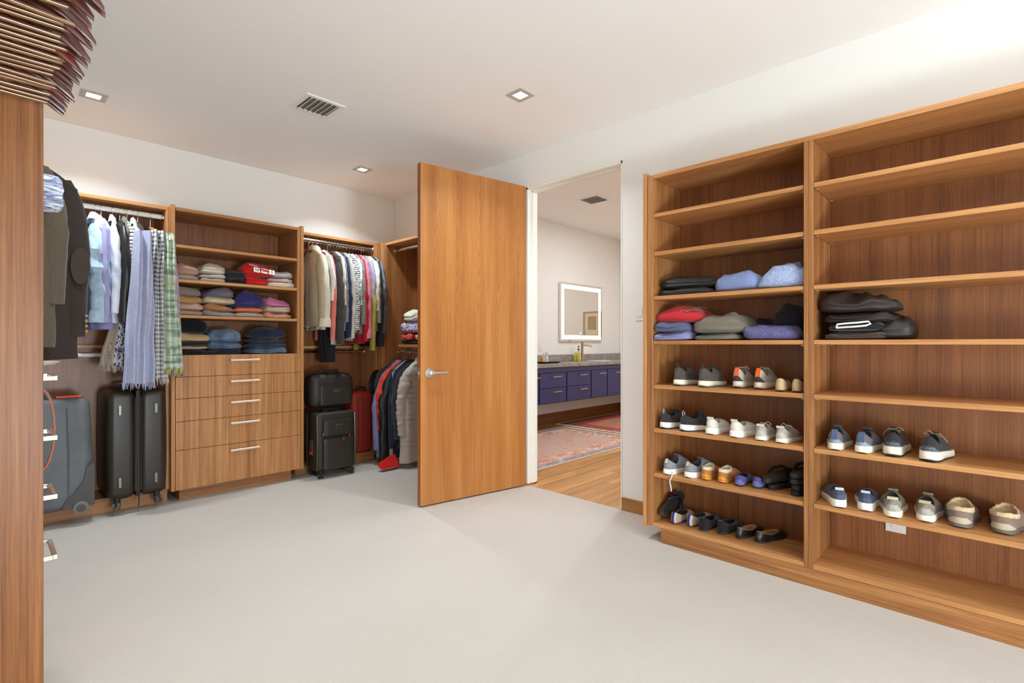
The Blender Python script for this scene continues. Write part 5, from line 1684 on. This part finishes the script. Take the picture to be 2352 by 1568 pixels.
# duffel standing on the carry-on
t = thing('travel_bag', 'black soft travel bag stacked on top of the carry-on', 'bag', (2.185, 4.40, H_ + .024))
hb_ = .31
MB().loft(rbox_rings(.40, .20, 0, hb_, .06, .06, bulge=.008)).build('body', blknylon, t)
MB().loft([[(p[0] + .02, p[1] * .2 - .105, p[2]) for p in q] for q in rbox_rings(.30, .14, .03, .20, .03, .012)]).build('front_pocket', blknylon, t)
MB().tube([(-.15, -.122, .225), (.17, -.122, .225)], .0045, 6).build('zip', M['black'], t)
MB().box(-.012, .042, -.128, -.120, .135, .168, c=.003).build('logo_plate', plain('dull_brass_plate', (92, 82, 60), .4, .5), t, smooth=False)
MB().tube([(-.10, 0, hb_ - .01), (-.08, -.01, hb_ + .020), (.08, -.01, hb_ + .020), (.10, 0, hb_ - .01)], .010, 8).build('carry_handle', blknylon, t)
# red bag on the platform
t = thing('suitcase', 'rust red soft suitcase standing between black luggage and jackets', 'suitcase', (2.575, 4.60, .1005))
hb_ = ony(825, 896, 4.55)[2] - .1
rust = fabric((170, 42, 22), 'plain', None, 1, None, .5, .6)
MB().loft(rbox_rings(.22, .24, 0, hb_, .04, .05, bulge=.006)).build('body', rust, t)
for k in (-.05, .0, .05):
    MB().tube([(k, -.124, .04), (k, -.128, hb_ * .5), (k, -.122, hb_ - .07), (k, -.09, hb_ - .008)], .005, 6).build('zip', plain('dark_red_zip', (92, 26, 18), .6), t)
MB().tube([(-.06, -.08, hb_ - .01), (-.04, -.09, hb_ + .03), (.03, -.09, hb_ + .03), (.05, -.08, hb_ - .01)], .011, 8).build('carry_handle', M['black'], t)
t = thing('garment_bag', 'bright red fabric hem trailing below the black coat', 'garment bag', onz(893, 1074, .02))
rg = []
for i in range(9):
    q = i / 8
    rg.append([(-.09 + .17 * q + .012 * math.cos(2 * PI * k / 14), .02 * math.sin(2 * PI * k / 14) * 2 + .015 * nz(q * 4, k * .2, 0), .004 + (.04 + .11 * q) * (.5 + .5 * math.sin(2 * PI * k / 14)) * (1 - .3 * q)) for k in range(14)])
MB().loft(rg).build('cloth', F((206, 32, 26)), t)
# tray on the hidden drawer unit
p = onz(108, 832, 1.095)
t = thing('tray', 'pale round tray edge peeking past the side panel above the pulls', 'tray', (p[0] - .10, p[1], 1.081))
MB().lathe([(.0, .0), (.06, .0), (.12, .006), (.135, .014), (.138, .018), (.130, .016), (.115, .010), (.0, .006)], n=36).build('plate', plain('pale_ceramic', (206, 192, 172), .4), t)

# emblem on the satin jacket
for o_ in list(bpy.data.objects):
    if o_.get('label', '').startswith('black satin jacket'):
        text('3', .075, o_, (-.052, .085, -.27), (PI / 2, 0, -PI / 2), plain('gold_print', (206, 172, 104), .5), name='emblem')

# ================================================================== BATHROOM
VY, VW = 4.16, BY1
vn = thing('vanity', 'navy blue floating vanity with bronze pulls through the doorway', 'vanity', (5.6, VY, 0))
navy = plain('navy_lacquer', (58, 62, 110), .35)
navy2 = plain('navy_lacquer_face', (52, 56, 104), .32)
VX0, VX1 = 3.7, 7.55
VZ0, VZ1 = .388, .858
bx('carcass', (VX0, VX1, VY + .02, VW - .002, VZ0, VZ1), navy, vn)
bx('top_rail', (VX0, VX1, VY + .004, VY + .0195, VZ1 - .062, VZ1), navy, vn)
sx_ = [ony(u, 860, VY)[0] for u in (1190, 1239, 1302, 1358, 1395, 1430)]
bronze = plain('bronze_pull', (206, 168, 132), .35, .8)


def pull(par, xc, zc, L=.17):
    h = MB().box(xc - L / 2, xc + L / 2, VY - .040, VY - .030, zc - .006, zc + .006)
    h.box(xc - L / 2 + .01, xc - L / 2 + .02, VY - .030, VY, zc - .005, zc + .005).box(xc + L / 2 - .02, xc + L / 2 - .01, VY - .030, VY, zc - .005, zc + .005)
    h.build('handle', bronze, par, smooth=False, world=True)


for i in range(5):
    a, b = sx_[i] + .012, sx_[i + 1] - .012
    if i in (1, 2):
        zm = (VZ0 + VZ1 - .062) / 2
        for z0_, z1_ in ((VZ0 + .012, zm - .004), (zm + .004, VZ1 - .075)):
            d = bx('drawer', (a, b, VY, VY + .019, z0_, z1_), navy2, vn, c=.002)
            pull(d, a + (b - a) * (.58 if i == 1 else .62), z1_ - .045)
    else:
        d = bx('cabinet_door', (a, b, VY, VY + .019, VZ0 + .012, VZ1 - .075), navy2, vn, c=.002)
        pull(d, a + (b - a) * (.62 if i > 1 else .75), VZ1 - .12)
d = bx('cabinet_door', (sx_[5] + .012, VX1 - .01, VY, VY + .019, VZ0 + .012, VZ1 - .075), navy2, vn, c=.002)


def granite():
    t = NT('grey_granite')
    v = t.noise(t.coord((60, 60, 60)), 1.0, 4, .8)
    n = t.noise(t.coord((7, 7, 7)), 1.0, 3)
    c = t.ramp(v, [(.36, lin((78, 76, 78))), (.47, lin((158, 150, 146))), (.56, lin((196, 186, 180))), (.66, lin((112, 106, 106)))])
    c = t.mix(.35, c, t.ramp(n, [(.4, lin((120, 118, 120))), (.6, lin((230, 224, 220)))]), 'MULTIPLY')
    t.l(c, t.b.inputs['Base Color'])
    t.set(Roughness=.2)
    return t.m


gr = granite()
ct = bx('countertop', (VX0, VX1 + .06, VY - .03, VW - .002, VZ1 + .001, VZ1 + .045), gr, None, c=.003)
tag(ct, 'grey speckled granite countertop on the navy vanity', 'countertop')
bs = bx('backsplash', (VX0, VX1 + .06, VW - .022, VW - .002, VZ1 + .0455, VZ1 + .145), gr, None)
tag(bs, 'low grey granite backsplash along the bathroom wall', 'backsplash')
CT = VZ1 + .0455
# lit mirror
mx0, mx1, mz0, mz1 = 5.93, 7.03, 1.20, 2.09
mr = thing('lit_mirror', 'square bathroom mirror with glowing LED border', 'mirror', ((mx0 + mx1) / 2, VW, mz0))
bx('backing', (mx0 + .01, mx1 - .01, VW - .03, VW - .002, mz0 + .01, mz1 - .01), M['white_metal'], mr)
mg = plain('mirror_glass', (235, 232, 226), .02, 1.0)
bx('glass', (mx0, mx1, VW - .036, VW - .0305, mz0, mz1), mg, mr)
k, e_ = .035, .060
for a in ((mx0 + k, mx1 - k, mz1 - k - e_, mz1 - k), (mx0 + k, mx1 - k, mz0 + k, mz0 + k + e_), (mx0 + k, mx0 + k + e_, mz0 + k + e_, mz1 - k - e_), (mx1 - k - e_, mx1 - k, mz0 + k + e_, mz1 - k - e_)):
    bx('led_strip', (a[0], a[1], VW - .0372, VW - .0362, a[2], a[3]), M['led'], mr, c=.0002)
bx('touch_button', (6.43, 6.45, VW - .0372, VW - .0362, mz0 + .12, mz0 + .14), M['led'], mr, c=.0002)
# framed picture on the bathroom end wall, seen in the mirror
ty = 2 * (VW - .036)
pa, pb = onx(1341, 740, BX1), onx(1381, 740, BX1)
zt_, zb_ = onx(1345, 716, BX1)[2], onx(1345, 772, BX1)[2]
y1_, y0_ = ty - pa[1], ty - pb[1]
y0_, y1_ = min(y0_, y1_), max(y0_, y1_)
pc = thing('framed_print', 'small framed print reflected in the lit mirror', 'picture', (BX1, (y0_ + y1_) / 2, zb_))
gold = plain('pale_gold_frame', (196, 168, 118), .4, .3)
for a in ((y0_, y1_, zt_ - .02, zt_), (y0_, y1_, zb_, zb_ + .02), (y0_, y0_ + .02, zb_ + .02, zt_ - .02), (y1_ - .02, y1_, zb_ + .02, zt_ - .02)):
    bx('frame', (BX1 - .025, BX1 - .001, a[0], a[1], a[2], a[3]), gold, pc)
bx('mat_board', (BX1 - .012, BX1 - .002, y0_ + .02, y1_ - .02, zb_ + .02, zt_ - .02), plain('mat_board', (226, 218, 200), .8), pc)
hgt, wid = zt_ - zb_, y1_ - y0_
bx('print', (BX1 - .0135, BX1 - .0122, y0_ + wid * .26, y1_ - wid * .26, zb_ + hgt * .26, zt_ - hgt * .20), fabric((188, 176, 130), 'floral', (206, 160, 140), .25, (170, 170, 120)), pc, c=.0002)
# faucet
fu = ony(1337, 826, VW - .16)
fc = thing('faucet', 'tall brushed bronze faucet at the basin below the mirror', 'faucet', (fu[0], VW - .16, CT))
fb = plain('champagne_metal', (186, 168, 138), .28, .9)
MB().lathe([(.030, 0), (.030, .006), (.020, .012), (.019, .27), (.021, .275), (.021, .30), (.010, .304)], n=20).build('body', fb, fc)
MB().tube([(.0, -.0, .235), (.05, -.03, .240), (.11, -.07, .232), (.135, -.085, .222)], [.014, .013, .013, .012], 10).build('spout', fb, fc)
MB().tube([(.0, 0, .305), (.05, -.02, .315), (.09, -.03, .318)], [.006, .005, .004], 8).build('lever', fb, fc)
bz = ony(1366, 826, VW - .27)
bn = thing('basin', 'white undermount basin rim in the granite counter', 'basin', (bz[0] + .05, VY + .25, CT))
MB().loft([[(.24 * k * math.cos(2 * PI * j / 30), .15 * k * math.sin(2 * PI * j / 30), zz) for j in range(30)] for k, zz in ((.8, .002), (1.05, .001), (1.06, .006), (1.0, .007), (.94, .004), (.6, .003))]).build('rim', plain('porcelain', (240, 238, 232), .15), bn)
# soap bottles
glassy = plain('yellow_soap', (196, 190, 84), .12, 0, Alpha=.92)
for i, (u, hh, lb) in enumerate(((1329, .165, 'yellow green soap bottle with dark pump beside the faucet'), (1322, .135, 'second yellow glass bottle left of the soap pump'))):
    q = ony(u, 826, VW - .12 - .05 * (1 - i))
    b_ = thing('soap_bottle', lb, 'bottle', (q[0], q[1], CT))
    MB().lathe([(.030, 0), (.036, .004), (.036, hh * .62), (.028, hh * .75), (.013, hh * .82), (.012, hh)], n=20).build('body', glassy, b_)
    if i == 0:
        MB().lathe([(.014, hh), (.014, hh + .02), (.005, hh + .022), (.005, hh + .05), (.014, hh + .052), (.012, hh + .065)], n=14).build('pump', M['black'], b_)
        MB().box(-.012, .012, -.0375, -.035, .03, .06, c=.001).build('label', M['plastic_white'], b_, smooth=False)
q = ony(1256, 826, VW - .27)
ty_ = thing('tray', 'black lacquer tray on the granite counter with glass jars', 'tray', (q[0], q[1], CT))
MB().loft([[(.24 * k * math.copysign(abs(math.cos(2 * PI * j / 36)) ** .5, math.cos(2 * PI * j / 36)), .12 * k * math.copysign(abs(math.sin(2 * PI * j / 36)) ** .5, math.sin(2 * PI * j / 36)), zz) for j in range(36)] for k, zz in ((.70, .0), (.76, .0), (1.0, .018), (1.02, .020), (.97, .019), (.74, .006), (.1, .005))]).build('plate', plain('black_lacquer_tray', (26, 23, 22), .25), ty_)
jar = plain('clear_jar', (224, 226, 222), .08, 0, Alpha=.75)
for i, (dx, rr, hh, m_, lb) in enumerate(((-.10, .018, .085, plain('amber_jar', (214, 146, 52), .15), 'small amber bottle on the black tray'), (-.055, .017, .11, jar, 'slim clear glass vial on the tray beside the amber bottle'), (-.015, .018, .12, jar, 'clear glass vial in the middle of the tray'), (.025, .017, .105, jar, 'clear glass vial on the right of the tray group'))):
    j_ = thing('glass_vial', lb, 'bottle', (q[0] + dx, q[1] + .012 * (i % 2), CT + .0065))
    MB().lathe([(rr * .8, 0), (rr, .003), (rr, hh * .72), (rr * .5, hh * .82), (rr * .5, hh)], n=14).build('body', m_, j_)
    MB().lathe([(rr * .62, hh), (rr * .62, hh + .012), (rr * .3, hh + .016)], n=12).build('stopper', M['nickel'], j_)
for u, v, lb in ((1241, 795, 'pale outlet plate left of the lit mirror above the tray'), (1378, 792, 'pale outlet plate right of the faucet')):
    q2 = ony(u, v, VW)
    o_ = thing('wall_outlet', lb, 'outlet', (q2[0], VW, q2[2]))
    MB().box(-.035, .035, -.006, 0, -.058, .058).build('plate', M['plastic_white'], o_, smooth=False)
    MB().box(-.015, .015, -.008, -.006, -.03, .03).build('socket', M['white_metal'], o_, smooth=False)


# rugs
def rug_mat(name, cols, sx, sy):
    t = NT(name)
    tc = t.n('ShaderNodeTexCoord'); sp = t.n('ShaderNodeSeparateXYZ')
    t.l(tc.outputs['Object'], sp.inputs[0])
    ax = t.math('ABSOLUTE', sp.outputs[0]); ay = t.math('ABSOLUTE', sp.outputs[1])
    edge = t.math('MINIMUM', t.math('SUBTRACT', sx / 2, ax), t.math('SUBTRACT', sy / 2, ay))
    n = t.noise(t.coord((13, 17, 1)), 1.0, 4, .85)
    n2 = t.noise(t.coord((36, 44, 1)), 1.0, 3, .85)
    n3 = t.noise(t.coord((5, 8, 1)), 1.0, 2)
    f = t.math('ADD', t.math('ADD', t.math('MULTIPLY', n, .45), t.math('MULTIPLY', n2, .35)), t.math('MULTIPLY', n3, .2))
    c = t.ramp(f, [(.40, lin(cols[3])), (.45, lin(cols[2])), (.49, lin(cols[1])), (.53, lin(cols[2])), (.57, lin(cols[0]))])
    b1 = t.ramp(f, [(.40, lin(cols[0])), (.48, lin(cols[1])), (.55, lin(cols[4]))])
    c = t.mix(t.math('LESS_THAN', edge, .26), c, b1)
    b2 = t.ramp(f, [(.42, lin(cols[4])), (.5, lin(cols[3])), (.58, lin(cols[2]))])
    c = t.mix(t.math('LESS_THAN', edge, .10), c, b2)
    t.l(c, t.b.inputs['Base Color'])
    t.set(Roughness=.95)
    t.bump(n2, .4, .004)
    return t.m


def rug(label, x0, x1, y0, y1, cols, rot=0.0, ends='x'):
    cx_, cy_ = (x0 + x1) / 2, (y0 + y1) / 2
    sx, sy = x1 - x0, y1 - y0
    t = thing('rug', label, 'rug', (cx_, cy_, 0.0005), rot)
    MB().box(-sx / 2, sx / 2, -sy / 2, sy / 2, 0, .008, c=.002).build('pile', rug_mat('rug_pile', cols, sx, sy), t, smooth=False)
    bnd = plain('rug_binding', (222, 210, 190), .95)
    for s_ in (-1, 1):
        MB().box(-sx / 2, sx / 2, s_ * sy / 2 - .001, s_ * sy / 2 + .014, 0, .009, c=.002).build('binding', bnd, t, smooth=False)
    R = random.Random(3)
    m = MB()
    for s_ in (-1, 1):
        k = -sy / 2
        while k < sy / 2:
            m.tube([(s_ * sx / 2, k, .005), (s_ * (sx / 2 + .02), k + R.uniform(-.004, .004), .006), (s_ * (sx / 2 + R.uniform(.04, .055)), k + R.uniform(-.012, .012), .003)], [.0045, .0045, .003], 4)
            k += .013
    tag(m.build('fringe', F((226, 214, 192)), t), kind='stuff')
    return t


rug('worn red and grey patterned rug just past the doorway', 3.50, 5.60, 3.05, 4.38, ((196, 96, 66), (206, 146, 118), (208, 194, 184), (112, 108, 128), (220, 208, 196)))
rug('deep red patterned rug further along the vanity', 5.78, 7.55, 3.35, 4.60, ((150, 34, 38), (196, 88, 66), (190, 160, 130), (96, 70, 84), (176, 60, 52)))
